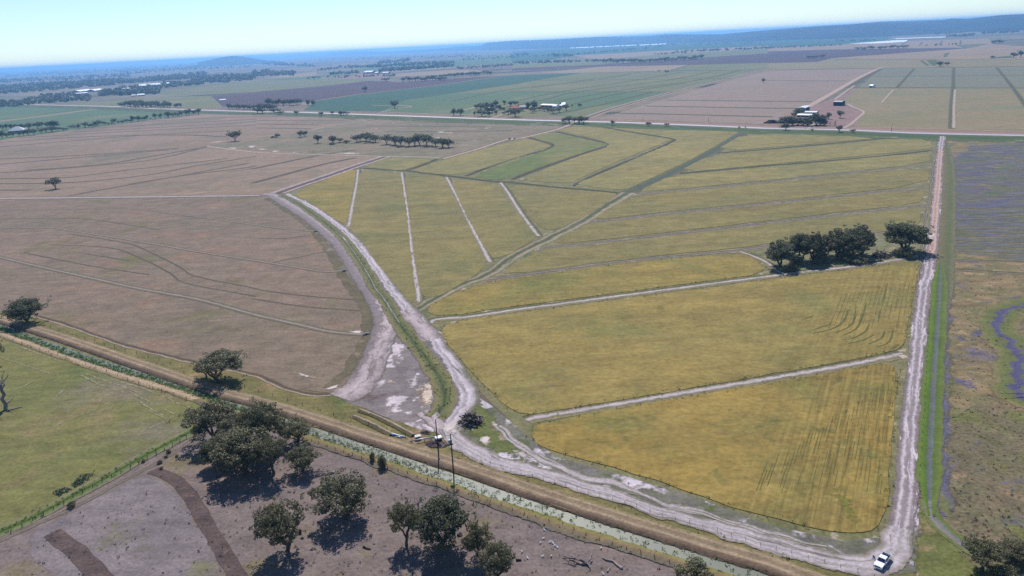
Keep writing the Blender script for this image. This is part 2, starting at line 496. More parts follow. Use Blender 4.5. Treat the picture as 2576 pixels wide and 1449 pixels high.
m_rv = RM("red_verge", [(0, (142, 118, 104)), (0.5, (164, 132, 122)), (1, (150, 120, 96))], 0.2, 0.06, [((110, 100, 74), 3, 0.03, 0.6, 0.66)])
ribbon("red_verge", [(1600, 308), (1788, 313.5), (1932, 319), (2132, 323.5), (2307, 331), (2620, 338.5)], 22, m_rv, 5)
ribbon("spoil_bank", T('A4', (860, 1283), (1300, 1290), (1850, 1304), (2620, 1325)), 9, m_tan, 6)

# ------------------------------------------------------------------ tracks and banks north of the highway
m_trk = RM("dirt_track", [(0, (110, 104, 76)), (0.25, (176, 152, 138)), (0.5, (186, 160, 146)), (0.75, (172, 150, 134)), (1, (104, 100, 72))], 0.12, 0.1, [((120, 108, 84), 3, 0.05, 0.62, 0.7)])
m_bank = RM("field_bank", [(0, (104, 102, 76)), (0.5, (88, 88, 68)), (1, (114, 110, 82))], 0.2, 0.1)
m_dtrk = RM("paired_track", [(0, (104, 104, 74)), (0.14, (150, 134, 118)), (0.3, (166, 152, 138)), (0.42, (96, 92, 70)), (0.6, (112, 96, 84)), (0.82, (172, 146, 132)), (1, (140, 120, 100))], 0.06, 0.06)
ribbon("farm_track", T('A3', (730, 925), (1000, 830), (1500, 690), (1900, 590), (2210, 520), (2450, 452), (2620, 425)), 24, m_dtrk, 4)
ribbon("farm_track", T('A4', (390, 1082), (700, 905), (900, 790), (1060, 712), (1140, 682)), 16, m_trk, 4)
ribbon("drain", T('A4', (820, 880), (1000, 770), (1140, 695)), 14, m_bank, 4)
m_ln = RM("thin_bank", [(0, (98, 98, 74)), (0.5, (76, 80, 60)), (1, (104, 102, 78))], 0.2, 0.1)
ribbons("field_bank", [T('A3', (-40, 655), (800, 654), (1650, 657)), T('A3', (250, 542), (1100, 534), (2210, 521)), T('A3', (700, 466), (1600, 445), (2520, 438)),
    T('A3', (1600, 440), (1700, 410), (1780, 387)), T('A3', (-600, 750), (0, 630), (900, 530), (1250, 465)), T('A3', (200, 617), (700, 545), (1300, 460)),
    T('A3', (80, 740), (500, 652), (1250, 540), (1720, 456)), T('A3', (-300, 860), (300, 740), (640, 660), (1560, 540), (2000, 455)), T('A3', (300, 780), (1000, 655), (1850, 540), (2300, 440)),
    T('A3', (620, 780), (1150, 660), (1740, 568)), T('A3', (850, 800), (1430, 655)), T('A3', (400, 890), (850, 795)),
    T('A3', (1000, 870), (1700, 885), (2620, 908)), T('A3', (1340, 800), (2620, 822)), T('A3', (1560, 740), (2620, 752)), T('A4', (-40, 810), (780, 815)), T('A4', (-40, 1020), (440, 1022)), T('A4', (-40, 1088), (290, 1092)),
    T('A2', (0, 710), (600, 718)), T('A2', (0, 660), (500, 690), (900, 640))], 11, m_ln, 5)
ribbons("field_bank", [T('A4', (1868, 682), (1862, 880), (1848, 1060), (1842, 1300)), T('A4', (1470, 690), (1300, 880)), T('A4', (2300, 680), (2460, 880), (2600, 1075))], 7, m_bank, 5)
ribbons("field_bank", [T('A4', (1060, 770), (1900, 764), (2620, 758)), T('A4', (830, 885), (1400, 884), (2620, 885)), T('A4', (0, 704), (1140, 688), (1880, 678), (2620, 667)), T('A4', (640, 601), (1600, 602), (2620, 598)),
    T('A4', (1540, 610), (1610, 660)), T('A4', (1560, 420), (1520, 458)), T('A4', (1755, 412), (1720, 450)), T('A4', (1940, 408), (1935, 445)), T('A4', (1320, 470), (1420, 400)), T('A4', (1890, 452), (1990, 482))], 10, m_bank, 5)
m_pl = RM("pale_bank", [(0, (128, 116, 90)), (0.5, (186, 168, 148)), (1, (120, 112, 84))], 0.2, 0.1)
ribbons("pale_bank", [T('A4', (770, 1040), (1200, 1042), (1790, 1050)), T('A4', (1262, 902), (1140, 1035)), T('A4', (1882, 900), (1872, 1060), (1870, 1290))], 5, m_pl, 6)
ribbons("yard_track", [T('A4', (800, 1045), (850, 1075), (960, 1125), (900, 1190), (830, 1250), (760, 1290)), [(2100, 250), (2125, 232), (2150, 215)]], 6, m_trk, 6)
ribbon("driveway", [(2030, 325), (2044, 317), (2049, 308)], 8, m_pl, 6)
ribbons("driveway", [[(1234, 297), (1262, 289), (1290, 282), (1330, 276)], [(1137, 284), (1175, 275), (1200, 268)], T('A2', (1250, 860), (1400, 830), (1560, 803), (1170, 792)), T('A2', (900, 855), (1300, 862), (1800, 880), (2200, 890))], 7, m_trk, 6)
ribbons("field_edge", [[(796, 253), (900, 238), (1110, 213), (1288, 189.5), (1400, 183)]], 10, m_tan, 5)
# distant water; the white reflection of the sky is put into its base colour
m_wat = NB("still_water")
m_wat.b.inputs['Roughness'].default_value = 0.35
m_wat.b.inputs['Specular IOR Level'].default_value = 0.8
m_wat = m_wat.done(lin((232, 236, 240), 0.85))
for p in (T('A3', (575, 212), (800, 200), (1250, 182), (1255, 188), (800, 209), (590, 217)), T('A3', (1280, 182), (1555, 168), (1540, 178), (1290, 189)), T('A3', (85, 216), (290, 205), (300, 211), (90, 222)),
          T('A3', (-240, 225), (60, 214), (60, 223), (-200, 232)), T('A4', (380, 324), (880, 311), (880, 319), (390, 331)), T('A4', (800, 440), (1280, 405), (1420, 402), (1390, 420), (1100, 436)), T('A4', (1260, 386), (1800, 368), (1820, 374), (1300, 391)),
          T('A4', (2490, 212), (2600, 206), (2600, 215), (2500, 218))):
    sheet("lagoon_water", p, m_wat, 4)

# ------------------------------------------------------------------ hills
m_hill = GM("wooded_hill", (22, 30, 28), (48, 56, 46), 0.0016, [((104, 96, 80), 0.0012, 0.6, 0.7)], 0.4, 0.012, None, 0, mottle=0)
def ridge(name, samples, depth=0.22, mat=m_hill):
    """samples: (x, crest row, foot row); the foot gives the distance"""
    bm = bmesh.new()
    # resample
    s2 = []
    for i in range(len(samples) - 1):
        for k in range(6):
            t = k / 6
            s2.append(tuple(samples[i][j] * (1 - t) + samples[i + 1][j] * t for j in range(3)))
    s2.append(samples[-1])
    rows = []
    for i, (x, yc, yf) in enumerate(s2):
        foot = G(x, yf)
        d = foot.length
        hz = ray(x, yc); k = d * (1 + depth) / math.hypot(hz.x, hz.y)
        ztop = max(3.0, CAM_H + hz.z * k)
        dirv = Vector((hz.x, hz.y, 0)).normalized()
        row = []
        for t in range(9):
            u = t / 8
            hgt = math.sin(min(1.0, u * 1.25) * math.pi / 2) ** 1.3 if u < 0.8 else math.cos((u - 0.8) / 0.2 * math.pi / 2)
            p = dirv * (d * (1 + depth * u * 1.25))
            nz = 1 + 0.12 * pnoise(p * 0.0011) * (1 if 0 < t < 6 else 0)
            row.append(bm.verts.new((p.x, p.y, (ztop * hgt * nz if t != 8 else -2) - (1 if t == 0 else 0))))
        rows.append(row)
    for i in range(len(rows) - 1):
        for t in range(8):
            bm.faces.new((rows[i][t], rows[i + 1][t], rows[i + 1][t + 1], rows[i][t + 1]))
    bmesh.ops.recalc_face_normals(bm, faces=bm.faces[:])
    me = bpy.data.meshes.new(name)
    bm.to_mesh(me); bm.free()
    me.materials.append(mat)
    me.polygons.foreach_set('use_smooth', [True] * len(me.polygons))
    return tag(link_mesh(name, me), kind='structure')
ridge("hills", [(812, 138.5, 139.5), (831, 132.5, 140), (914, 129, 138), (980, 129.5, 135), (1094, 122, 130), (1201, 114.5, 127), (1240, 112, 127)])
ridge("hills", [(1090, 127.5, 128.5), (1150, 124, 128), (1205, 115, 127), (1226, 107, 127), (1288, 102.5, 125), (1390, 99.5, 122), (1500, 93, 117), (1625, 91, 111), (1678, 86.5, 109), (1813, 86, 106), (1932, 75.5, 103), (2057, 65.5, 99), (2214, 57, 93), (2294, 56, 89), (2372, 51, 84), (2394, 46, 82), (2432, 47.5, 81), (2519, 37.5, 78), (2600, 34, 75)])
ridge("hills", [(2130, 62, 84), (2214, 54, 80), (2294, 52, 77), (2372, 49.5, 73), (2440, 47, 70)], 0.1)
ridge("hill", [(496, 157, 168), (545, 146.5, 166), (570, 142, 165), (590, 140, 164), (612, 142.5, 162.5), (640, 147, 161), (672, 151.5, 159)])
ridge("hill", [(560, 147, 148.4), (620, 143, 145.6), (700, 141.5, 142.5), (760, 137.5, 139.4), (830, 134.5, 135.4)], 0.1)
ridge("hill", [(1130, 117.5, 119.6), (1160, 113.5, 118.6), (1180, 115.5, 117.4)], 0.1)
# ================================================================== NEAR COUNTRY
m_margin = GM("field_margin", (136, 126, 92), (112, 112, 72), 0.05, [((172, 158, 136), 0.09, 0.6, 0.66), ((92, 100, 62), 0.04, 0.58, 0.68)], 0.32, 0.8)
m_bare = GM("bare_paddock", (130, 115, 108), (118, 106, 102), 0.03, [((124, 112, 84), 0.045, 0.55, 0.68), ((148, 124, 108), 0.02, 0.58, 0.7)], 0.3, 1.1, None, 0.5)
m_grey = GM("grey_paddock", (136, 124, 122), (122, 112, 112), 0.05, [((124, 118, 92), 0.06, 0.58, 0.68)], 0.28, 1.2, (60, 0.03, 0.25, 0.12), 0.5)
m_gpad = GM("green_paddock", (124, 120, 70), (110, 112, 66), 0.02, [((128, 118, 100), 0.013, 0.52, 0.64), ((140, 120, 86), 0.022, 0.5, 0.64), ((96, 110, 58), 0.025, 0.56, 0.68), ((162, 152, 128), 0.05, 0.66, 0.72)], 0.28, 0.9, (-28, 0.03, 0.3, 0.12), 0.45)
m_canalside = GM("canal_verge", (128, 116, 72), (110, 106, 64), 0.06, [((150, 124, 92), 0.05, 0.56, 0.66), ((96, 104, 54), 0.06, 0.58, 0.68)], 0.34, 1.0, (28, 0.05, 0.5, 0.16), 0.5)
m_tri = GM("bare_clay", (138, 127, 122), (124, 114, 112), 0.05, [((108, 90, 84), 0.05, 0.58, 0.66), ((206, 192, 192), 0.075, 0.565, 0.61), ((118, 116, 92), 0.09, 0.66, 0.7)], 0.26, 1.1, (-62, 0.06, 0.25, 0.1), 0.45)
m_cream = GM("cream_clay", (218, 198, 172), (206, 188, 170), 0.1, [((150, 126, 108), 0.16, 0.55, 0.6)], 0.18, 1.0, ragged=0.5)
m_salt = GM("salt_verge", (122, 116, 106), (106, 106, 86), 0.07, [((202, 190, 194), 0.085, 0.54, 0.6), ((96, 104, 64), 0.13, 0.56, 0.64), ((112, 106, 100), 0.3, 0.56, 0.62)], 0.28, 1.0, (22, 0.04, 0.3, 0.14), 0.4)
m_isle = GM("weedy_island", (112, 116, 62), (98, 106, 62), 0.08, [((208, 196, 198), 0.1, 0.6, 0.64), ((148, 124, 88), 0.16, 0.58, 0.66)], 0.3, 1.0, ragged=0.3)
m_purp = GM("flowering_paddock", (144, 122, 90), (116, 110, 76), 0.07, [((94, 90, 116), 0.09, 0.56, 0.68), ((108, 114, 62), 0.05, 0.58, 0.68), ((162, 138, 104), 0.12, 0.58, 0.66), ((96, 90, 130), 0.02, 0.6, 0.72)], 0.38, 1.1, (-4, 0.04, 0.16, 0.16), 0.6)
m_purp2 = GM("purple_flower_pasture", (108, 108, 82), (98, 94, 108), 0.03, [((128, 118, 92), 0.06, 0.57, 0.66), ((92, 104, 66), 0.04, 0.57, 0.68), ((94, 92, 120), 0.05, 0.54, 0.7)], 0.32, 0.8, (2, 0.012, 0.16, 0.2), 0.5)
m_purp3 = GM("heath_paddock", (124, 110, 86), (106, 102, 74), 0.09, [((98, 92, 114), 0.08, 0.58, 0.66), ((114, 114, 66), 0.05, 0.54, 0.66), ((150, 126, 98), 0.14, 0.58, 0.68), ((84, 78, 74), 0.4, 0.64, 0.7)], 0.4, 1.0, None, 0.7)
# ---- the block of bays under crop, with margins
sheet("field_margin", [(721, 488), (906, 423), (964, 394), (1101, 398), (1300, 352), (1440, 317), (1500, 318), (1870, 330), (2355, 347), (2335, 600), (2310, 760), (2272, 1060), (2255, 1290), (2215, 1352), (2150, 1366), (2000, 1345), (1700, 1250), (1420, 1165), (1310, 1085), (1180, 960), (1095, 840), (1040, 770), (960, 690), (850, 572)], m_margin, 2)
# ---- everything south of the levee
sheet("bare_paddock", [(-60, 850), (60, 852), (300, 940), (530, 1012), (800, 1100), (1100, 1200), (1440, 1310), (1700, 1388), (2000, 1500), (2000, 1640), (-80, 1640), (-200, 1200)], m_bare, 1)
sheet("green_paddock", [(-60, 828), (22, 848), (110, 880), (310, 948), (520, 1016), (482, 1084), (375, 1140), (250, 1210), (150, 1265), (0, 1336), (-80, 1376), (-200, 1100)], m_gpad, 3)
sheet("grey_paddock", [(385, 1190), (450, 1250), (500, 1330), (560, 1440), (590, 1540), (200, 1540), (100, 1400), (60, 1350), (250, 1250)], m_grey, 2, 1, 2)
sheet("canal_verge", [(-80, 770), (85, 796), (220, 838), (325, 871), (475, 908), (640, 946), (719, 978), (850, 992), (960, 1050), (1090, 1080), (1180, 1140), (1288, 1185), (1538, 1262), (1863, 1362), (2194, 1432), (2300, 1440), (2330, 1560), (2000, 1520), (1700, 1400), (1440, 1318), (1100, 1208), (800, 1108), (530, 1020), (300, 945), (60, 858), (-80, 820)], m_canalside, 2)
sheet("salt_verge", [(1160, 1005), (1182, 985), (1235, 1020), (1285, 1062), (1330, 1100), (1400, 1150), (1550, 1192), (1750, 1252), (1950, 1325), (2120, 1362), (2215, 1352), (2240, 1330), (2262, 1250), (2285, 1100), (2312, 800), (2335, 690), (2352, 500), (2362, 380), (2380, 350), (2384, 500), (2362, 700), (2345, 760), (2330, 960), (2316, 1200), (2306, 1440), (2250, 1448), (2190, 1432), (2000, 1395), (1860, 1355), (1540, 1255), (1288, 1180), (1165, 1130), (1115, 1085), (1130, 1050)], m_salt, 3)
blob("weedy_island", [(1185, 1000), (1228, 1030), (1255, 1075), (1310, 1112), (1345, 1150), (1300, 1160), (1230, 1130), (1172, 1092), (1160, 1060)], m_isle, 4)
# ---- bare triangle between the tracks
sheet("bare_clay", [(1012, 846), (1030, 852), (1050, 876), (1072, 916), (1098, 966), (1102, 1000), (1088, 1034), (1090, 1062), (1120, 1072), (1108, 1092), (1060, 1082), (994, 1060), (925, 1030), (860, 1005), (858, 998), (900, 985), (935, 968), (956, 912), (982, 866)], m_tri, 3, 1, 1)
blob("cream_clay", [(1046, 975), (1075, 955), (1098, 972), (1100, 1000), (1080, 1028), (1060, 1030), (1050, 1004)], m_cream, 4)
blob("clay_pan", [(970, 945), (996, 958), (1000, 968), (985, 972), (975, 960)], m_pan, 4)
blob("clay_pan", [(735, 932), (805, 950), (808, 957), (755, 947)], m_pan, 4)
blob("clay_pan", [(818, 978), (855, 963), (845, 976), (822, 983)], m_pan, 4)
blob("clay_pan", [(560, 884), (610, 892), (625, 905), (575, 900)], m_pan, 4)
blob("clay_pan", [(870, 835), (915, 830), (914, 840), (880, 838)], m_pan, 4)
# ---- east paddocks with purple flowers
sheet("flower_paddock", [(2380, 346), (2640, 350), (2640, 1620), (2280, 1620), (2306, 1440), (2330, 960), (2350, 720), (2378, 500)], m_purp, 1)
sheet("purple_pasture", [(2392, 372), (2640, 352), (2640, 560), (2640, 655), (2400, 640), (2385, 560)], m_purp2, 2, 1, 7)
sheet("heath_paddock", [(2395, 1040), (2480, 1010), (2640, 1060), (2640, 1640), (2440, 1640), (2450, 1400), (2395, 1330), (2375, 1260), (2380, 1120)], m_purp3, 2, 1, 3)
m_pw = GM("purple_flowers", (98, 92, 140), (106, 100, 128), 0.12, [((96, 108, 70), 0.12, 0.62, 0.7)], 0.3, 1.0)
m_gh = GM("soak_grass", (112, 114, 64), (122, 118, 72), 0.06, [((142, 128, 84), 0.06, 0.58, 0.66), ((92, 88, 140), 0.08, 0.62, 0.68)], 0.32, 1.0)
PS = [(2640, 755), (2576, 770), (2540, 778), (2514, 792), (2505, 810), (2514, 829), (2544, 862), (2568, 894), (2564, 937), (2560, 970), (2580, 1000), (2640, 1020)]
m_stream = RM("flowering_soak", [(0, (136, 118, 90)), (0.16, (124, 116, 78)), (0.3, (106, 112, 62)), (0.42, (104, 108, 70)), (0.47, (92, 88, 114)), (0.57, (84, 80, 114)), (0.63, (104, 106, 72)), (0.76, (108, 114, 62)), (0.88, (126, 118, 80)), (1, (138, 120, 92))], 0.14, 0.12, [((118, 114, 74), 3, 0.05, 0.6, 0.68)], 0.3)
ribbon("flowering_soak", PS, 17, m_stream, 4, None, 3)
ribbons("contour_bank", [T('B4', (1840, 190), (2200, 165), (2500, 105)), T('B4', (1850, 250), (2300, 205), (2640, 160)), T('B4', (1860, 288), (2640, 252)), T('B4', (1850, 345), (2300, 310), (2640, 292)), T('B4', (1850, 402), (2640, 352)),
    T('B4', (1840, 450), (2640, 420)), T('B4', (1850, 492), (2640, 455)), T('B4', (1830, 528), (2640, 508)), T('B4', (1830, 580), (2200, 560), (2640, 570)), T('B4', (1830, 660), (2640, 640)), T('B4', (1830, 752), (2300, 740), (2640, 720)),
    T('B4', (1810, 830), (2640, 842)), T('B4', (1830, 880), (2640, 910)), T('B4', (1790, 930), (2640, 945)), T('B4', (1820, 975), (2640, 1000)), T('B4', (1870, 1035), (2640, 1050)), T('B4', (1800, 1080), (2640, 1115)), T('B4', (1830, 1165), (2640, 1190)), T('B4', (1840, 1260), (2640, 1310))],
    3.4, RM("contour", [(0, (140, 126, 98)), (0.3, (72, 72, 60)), (0.5, (78, 78, 62)), (0.72, (150, 134, 108)), (1, (120, 114, 90))], 0.15, 0.2), 4, 0.6)

# ------------------------------------------------------------------ standing crops
def crop_mat(name, c1, c2, c3, s, row=None, rows=None):
    return GM(name, c1, c2, s, [(c3, s * 1.3, 0.5, 0.68), (tuple(int(v * .92) for v in c3), s * 5, 0.57, 0.7 if s > 0.019 else 1.4), ((128, 112, 70), s * 2.2, 0.58, 0.72)], 0.24, 0.55, row or (-8, 0.01, 0.09, 0.12), 0.6, rows=rows)
def line_frame(p, q):
    a, b = G(*p), G(*q)
    d = (b - a).normalized()
    ang = math.pi / 2 - math.atan2(d.y, d.x)             # rotation that turns the line onto +Y
    off = a.x * math.cos(ang) - a.y * math.sin(ang)
    return ang, off
_a1, _o1 = line_frame((2236, 1250), (2262, 930))
_a2, _o2 = line_frame((2285, 850), (2308, 690))
m_c1 = crop_mat("ripe_crop", (156, 131, 68), (146, 126, 70), (124, 120, 66), 0.022, None, [(_a1, _o1, -40, -16, 0.34, 1.1)])
m_c1x = crop_mat("wide_crop", (152, 131, 73), (141, 126, 74), (122, 120, 69), 0.016, None, [(_a2, _o2, -60, -14, 0.22, 0.8)])
m_c1b = crop_mat("ripening_crop", (150, 130, 70), (138, 124, 70), (116, 116, 64), 0.018)
m_c2 = crop_mat("olive_gold_crop", (140, 126, 76), (130, 120, 76), (118, 116, 72), 0.014)
m_c3 = crop_mat("far_gold_crop", (148, 134, 82), (136, 128, 80), (126, 122, 78), 0.010)
m_c3g = GM("greening_crop", (112, 120, 68), (98, 114, 66), 0.006, [((140, 128, 80), 0.008, 0.42, 0.66)], 0.2, 0.5, (20, 0.006, 0.06, 0.08), 0.4)
def b2(*p): return T('B2', *p)
CROPS = [
 (b2((357, 495), (960, 258), (1003, 264), (995, 330), (957, 540), (912, 800), (850, 793), (700, 690), (560, 600)), m_c1b, "gold wedge of crop at the western corner beside the double track"),
 (b2((1050, 270), (1435, 290), (1462, 330), (1505, 600), (1540, 900), (1570, 1200), (1600, 1449), (1618, 1565), (1585, 1590), (1535, 1585), (1420, 1440), (1320, 1330), (1190, 1170), (1090, 1010), (955, 870), (950, 830), (1020, 420)), m_c2, "tall narrow bay of olive gold crop, second from the western corner"),
 (b2((1490, 305), (1880, 330), (1905, 360), (2000, 560), (2120, 790), (2230, 1010), (2300, 1180), (2285, 1260), (2180, 1340), (2010, 1440), (1850, 1525), (1740, 1550), (1672, 1525), (1640, 1400), (1590, 1100), (1545, 700), (1510, 450)), m_c2, "bay of olive gold crop in the middle of the four tapering bays"),
 ([(1134, 452), (1249, 459), (1288, 525), (1325, 565), (1347, 592), (1347, 601), (1303, 627), (1288, 638), (1244, 651), (1236, 648), (1219, 622), (1181, 560), (1144, 482)], m_c2, "crop bay just left of the three-sided bay"),
 ([(1278, 464), (1413, 475), (1545, 486), (1554, 491), (1525, 511), (1463, 550), (1398, 580), (1374, 578), (1345, 560), (1303, 505)], m_c2, "three-sided crop bay pointing down to the pale washout"),
 ([(966, 398), (1099, 401), (1019, 427), (1006, 429), (912, 421)], m_c3, "small wedge of crop north of the top bank"),
 ([(1030, 430), (1115, 403), (1288, 357), (1326, 350), (1382, 364), (1386, 369), (1288, 401), (1176, 437), (1120, 440)], m_c3, "long crop bay with a hooked end"),
 ([(1336, 347), (1368, 334), (1396, 335), (1463, 351), (1519, 363), (1520, 368), (1473, 382), (1375, 415), (1290, 446), (1246, 454), (1184, 443), (1290, 408), (1394, 371), (1396, 362)], m_c3g, "green crop bay, the greenest of the block"),
 ([(1414, 326), (1428, 321), (1458, 318), (1513, 321), (1600, 337), (1689, 350), (1682, 355), (1588, 391), (1448, 454), (1438, 461), (1305, 456), (1388, 418), (1475, 387), (1538, 366), (1513, 354), (1420, 331)], m_c3, "crop bay running from the highway corner around the green one"),
 ([(1527, 321), (1638, 326), (1857, 331), (1850, 338), (1760, 391), (1684, 427), (1586, 472), (1563, 479), (1457, 466), (1453, 461), (1515, 436), (1613, 393), (1700, 356), (1700, 350), (1615, 335)], m_c3, "crop bay along the west side of the diagonal channel"),
 ([(1874, 335), (2228, 346), (2082, 359), (1792, 383)], m_c3, "topmost crop strip east of the channel"),
 ([(1790, 389), (2085, 366), (2245, 349), (2338, 352), (2345, 372), (2330, 376), (1932, 415), (1697, 436)], m_c3, "second crop strip from the highway east of the channel"),
 ([(1685, 443), (1932, 421), (2338, 383), (2340, 411), (1932, 454), (1608, 485), (1625, 472)], m_c3, "third crop strip from the highway east of the channel"),
 ([(1592, 494), (1932, 462), (2339, 421), (2331, 465), (1932, 508), (1640, 537), (1492, 555), (1522, 530)], m_c2, "fourth crop strip from the highway east of the channel"),
 ([(1480, 565), (1640, 547), (1932, 517), (2327, 476), (2321, 503), (2308, 512), (1932, 556), (1520, 603), (1388, 616), (1408, 594)], m_c2, "fifth crop strip from the highway east of the channel"),
 ([(1365, 630), (1520, 614), (1932, 567), (2308, 524), (2319, 531), (2310, 570), (2240, 581), (2180, 588), (2100, 600), (1950, 612), (1863, 624), (1575, 652), (1262, 695), (1295, 664)], m_c2, "crop strip lying behind the dark grove"),
 ([(1228, 709), (1575, 662), (1863, 636), (1898, 650), (1934, 688), (1725, 715), (1538, 740), (1288, 772), (1181, 789), (1097, 796), (1074, 784), (1088, 764), (1140, 740)], m_c1b, "crop strip ending at the pale track in front of the grove"),
 ([(1106, 834), (1120, 818), (1181, 804), (1288, 789), (1538, 757), (1725, 732), (1932, 704), (2157, 677), (2280, 662), (2310, 666), (2306, 700), (2288, 800), (2273, 868), (2250, 886), (2100, 914), (1932, 944), (1538, 1011), (1345, 1043), (1297, 1039), (1250, 1000), (1180, 930), (1130, 870)], m_c1x, "largest crop field with curved seeding gaps near the east road"),
 ([(1346, 1070), (1400, 1060), (1538, 1031), (1932, 966), (2107, 935), (2220, 916), (2260, 926), (2250, 1050), (2240, 1150), (2230, 1280), (2216, 1318), (2180, 1338), (2130, 1344), (2050, 1330), (1880, 1290), (1700, 1225), (1500, 1165), (1400, 1140), (1350, 1120), (1337, 1095)], m_c1, "nearest ripe crop field in the corner of the two dirt roads"),
]
for pts, m, lab in CROPS:
    o = sheet("crop", pts, m, 3, 1, 0.9, 0.12, 'stuff', lab, "crop")
# ------------------------------------------------------------------ bay banks between them
m_b1 = RM("bay_bank", [(0, (92, 98, 56)), (0.22, (96, 96, 66)), (0.34, (150, 136, 120)), (0.45, (196, 184, 182)), (0.56, (176, 164, 160)), (0.68, (120, 112, 84)), (0.85, (140, 128, 92)), (1, (128, 122, 76))], 0.12, 0.3, [((112, 108, 76), 5, 0.09, 0.56, 0.64)])
m_b2 = RM("washed_bank", [(0, (116, 112, 70)), (0.2, (128, 118, 92)), (0.36, (84, 82, 66)), (0.48, (158, 144, 134)), (0.58, (82, 78, 64)), (0.8, (140, 128, 96)), (1, (124, 120, 72))], 0.14, 0.22, [((176, 158, 140), 4, 0.06, 0.58, 0.65)])
m_b3 = RM("dark_bank", [(0, (122, 118, 74)), (0.32, (72, 74, 52)), (0.66, (70, 70, 54)), (1, (124, 118, 78))], 0.16, 0.15, [((150, 134, 112), 3, 0.05, 0.6, 0.68)])
ribbon("bay_bank", T('C2', (1760, 360), (1800, 322), (2150, 292), (2576, 227)) + T('B4', (0, 1335), (400, 1285), (900, 1228), (1400, 1150), (1520, 1128)), 7, m_b1, 4)
ribbon("bay_bank", [(1325, 1058), (1345, 1052), (1538, 1020), (1932, 954), (2107, 924), (2257, 894), (2272, 890)], 7, m_b1, 4)
ribbon("bay_bank", [(1222, 704), (1345, 688), (1575, 657), (1763, 641), (1863, 630), (1932, 621), (2040, 608), (2194, 590), (2235, 584)], 8, m_b2, 4)
for b in (b2((1025, 260), (1010, 400), (975, 580), (930, 830)), b2((1465, 290), (1480, 400), (1520, 700), (1560, 1050), (1600, 1330), (1640, 1590)), b2((1915, 335), (1960, 420), (2060, 610), (2180, 860), (2280, 1050), (2350, 1190)), b2((2460, 390), (2520, 470), (2640, 660), (2740, 800), (2840, 930))):
    ribbon("bay_bank", b, 7, m_b1, 5)
for b in (T('B3', (200, 1322), (400, 1310), (900, 1260), (2576, 1066)) + T('B4', (560, 728), (1000, 680), (1620, 618)), T('B3', (730, 1068), (1400, 990), (2576, 870)) + T('B4', (560, 545), (1600, 434)), T('B3', (1200, 776), (1300, 772), (2576, 650)) + T('B4', (1000, 270), (1650, 213))):
    ribbon("bay_bank", b, 9, m_b2, 4)
for b in (T('B3', (1560, 575), (1700, 566), (2576, 488)) + T('B4', (1000, 138), (1645, 66)), T('B3', (1950, 370), (2576, 322)) + T('B4', (600, 0), (1240, -62)), [(908, 423), (1020, 430), (1120, 442), (1244, 457), (1290, 460), (1413, 473), (1500, 480), (1565, 488)],
          T('B3', (170, 205), (400, 270), (415, 292), (340, 330), (0, 418), (-456, 590)), T('B3', (440, 145), (800, 225), (980, 268), (960, 290), (740, 360), (350, 495), (0, 625)), T('B3', (930, 102), (1250, 162), (1620, 218), (1630, 238), (1300, 390), (900, 555), (640, 680)), [(1100, 400), (1060, 417), (1022, 429)]):
    ribbon("bay_bank", b, 8, m_b3, 4)
# the pale track around the grove, and rough grass under it
m_rough = GM("rough_grass", (140, 132, 104), (112, 116, 78), 0.12, [((164, 150, 124), 0.15, 0.56, 0.64)], 0.36, 1.2, None, 0.8)
sheet("rough_grass", T('B4', (-60, 1060), (60, 1000), (300, 950), (800, 910), (1230, 895), (1560, 840), (1600, 1000), (1480, 1110), (900, 1205), (200, 1300), (30, 1230)), m_rough, 4, 1, 2)
ribbon("pale_track", T('B4', (-280, 1085), (-150, 1130), (-20, 1190), (60, 1260), (150, 1310)), 5, m_b1, 5)
# washouts
m_wash = GM("washout", (204, 184, 172), (188, 168, 154), 0.15, [((140, 122, 100), 0.2, 0.56, 0.62)], 0.18, 1.0, ragged=0.5)
for p in (T('B3', (285, 1180), (360, 1160), (390, 1190), (310, 1222)), T('B3', (650, 1070), (740, 1050), (760, 1068), (680, 1095)), T('B3', (180, 1345), (270, 1308), (340, 1325), (220, 1352)), T('B3', (1180, 780), (1270, 765), (1290, 785), (1200, 798)), T('B3', (1945, 368), (2010, 360), (2020, 376), (1960, 380)), T('B3', (1550, 576), (1630, 566), (1640, 578), (1570, 584)), b2((890, 820), (940, 815), (950, 850), (905, 842)), T('C4', (1290, 670), (1420, 670), (1440, 740), (1300, 715))):
    blob("washout", p, m_wash, 5)
# ------------------------------------------------------------------ diagonal channel
m_chan = RM("grassy_channel", [(0, (112, 112, 70)), (0.16, (150, 138, 112)), (0.28, (158, 144, 122)), (0.42, (96, 98, 66)), (0.52, (80, 90, 58)), (0.62, (104, 102, 72)), (0.74, (160, 144, 124)), (0.86, (110, 106, 78)), (1, (122, 118, 72))], 0.09, 0.12, [((112, 106, 80), 3, 0.03, 0.54, 0.64)])
m_chan2 = RM("green_channel", [(0, (122, 118, 78)), (0.2, (98, 98, 76)), (0.5, (84, 90, 72)), (0.8, (94, 98, 74)), (1, (126, 122, 84))], 0.1, 0.08, [((116, 108, 88), 3, 0.03, 0.6, 0.68)])
CH = [(1873, 334), (1788, 384), (1688, 436), (1576, 487)]
ribbon("channel", CH, 17, m_chan2, 5)
ribbon("channel", [(1580, 485), (1525, 518), (1463, 558), (1373, 604), (1288, 647), (1225, 690), (1144, 724), (1081, 760), (1040, 784)], lambda t: 15 - 7 * t, m_chan, 5, None, 1)
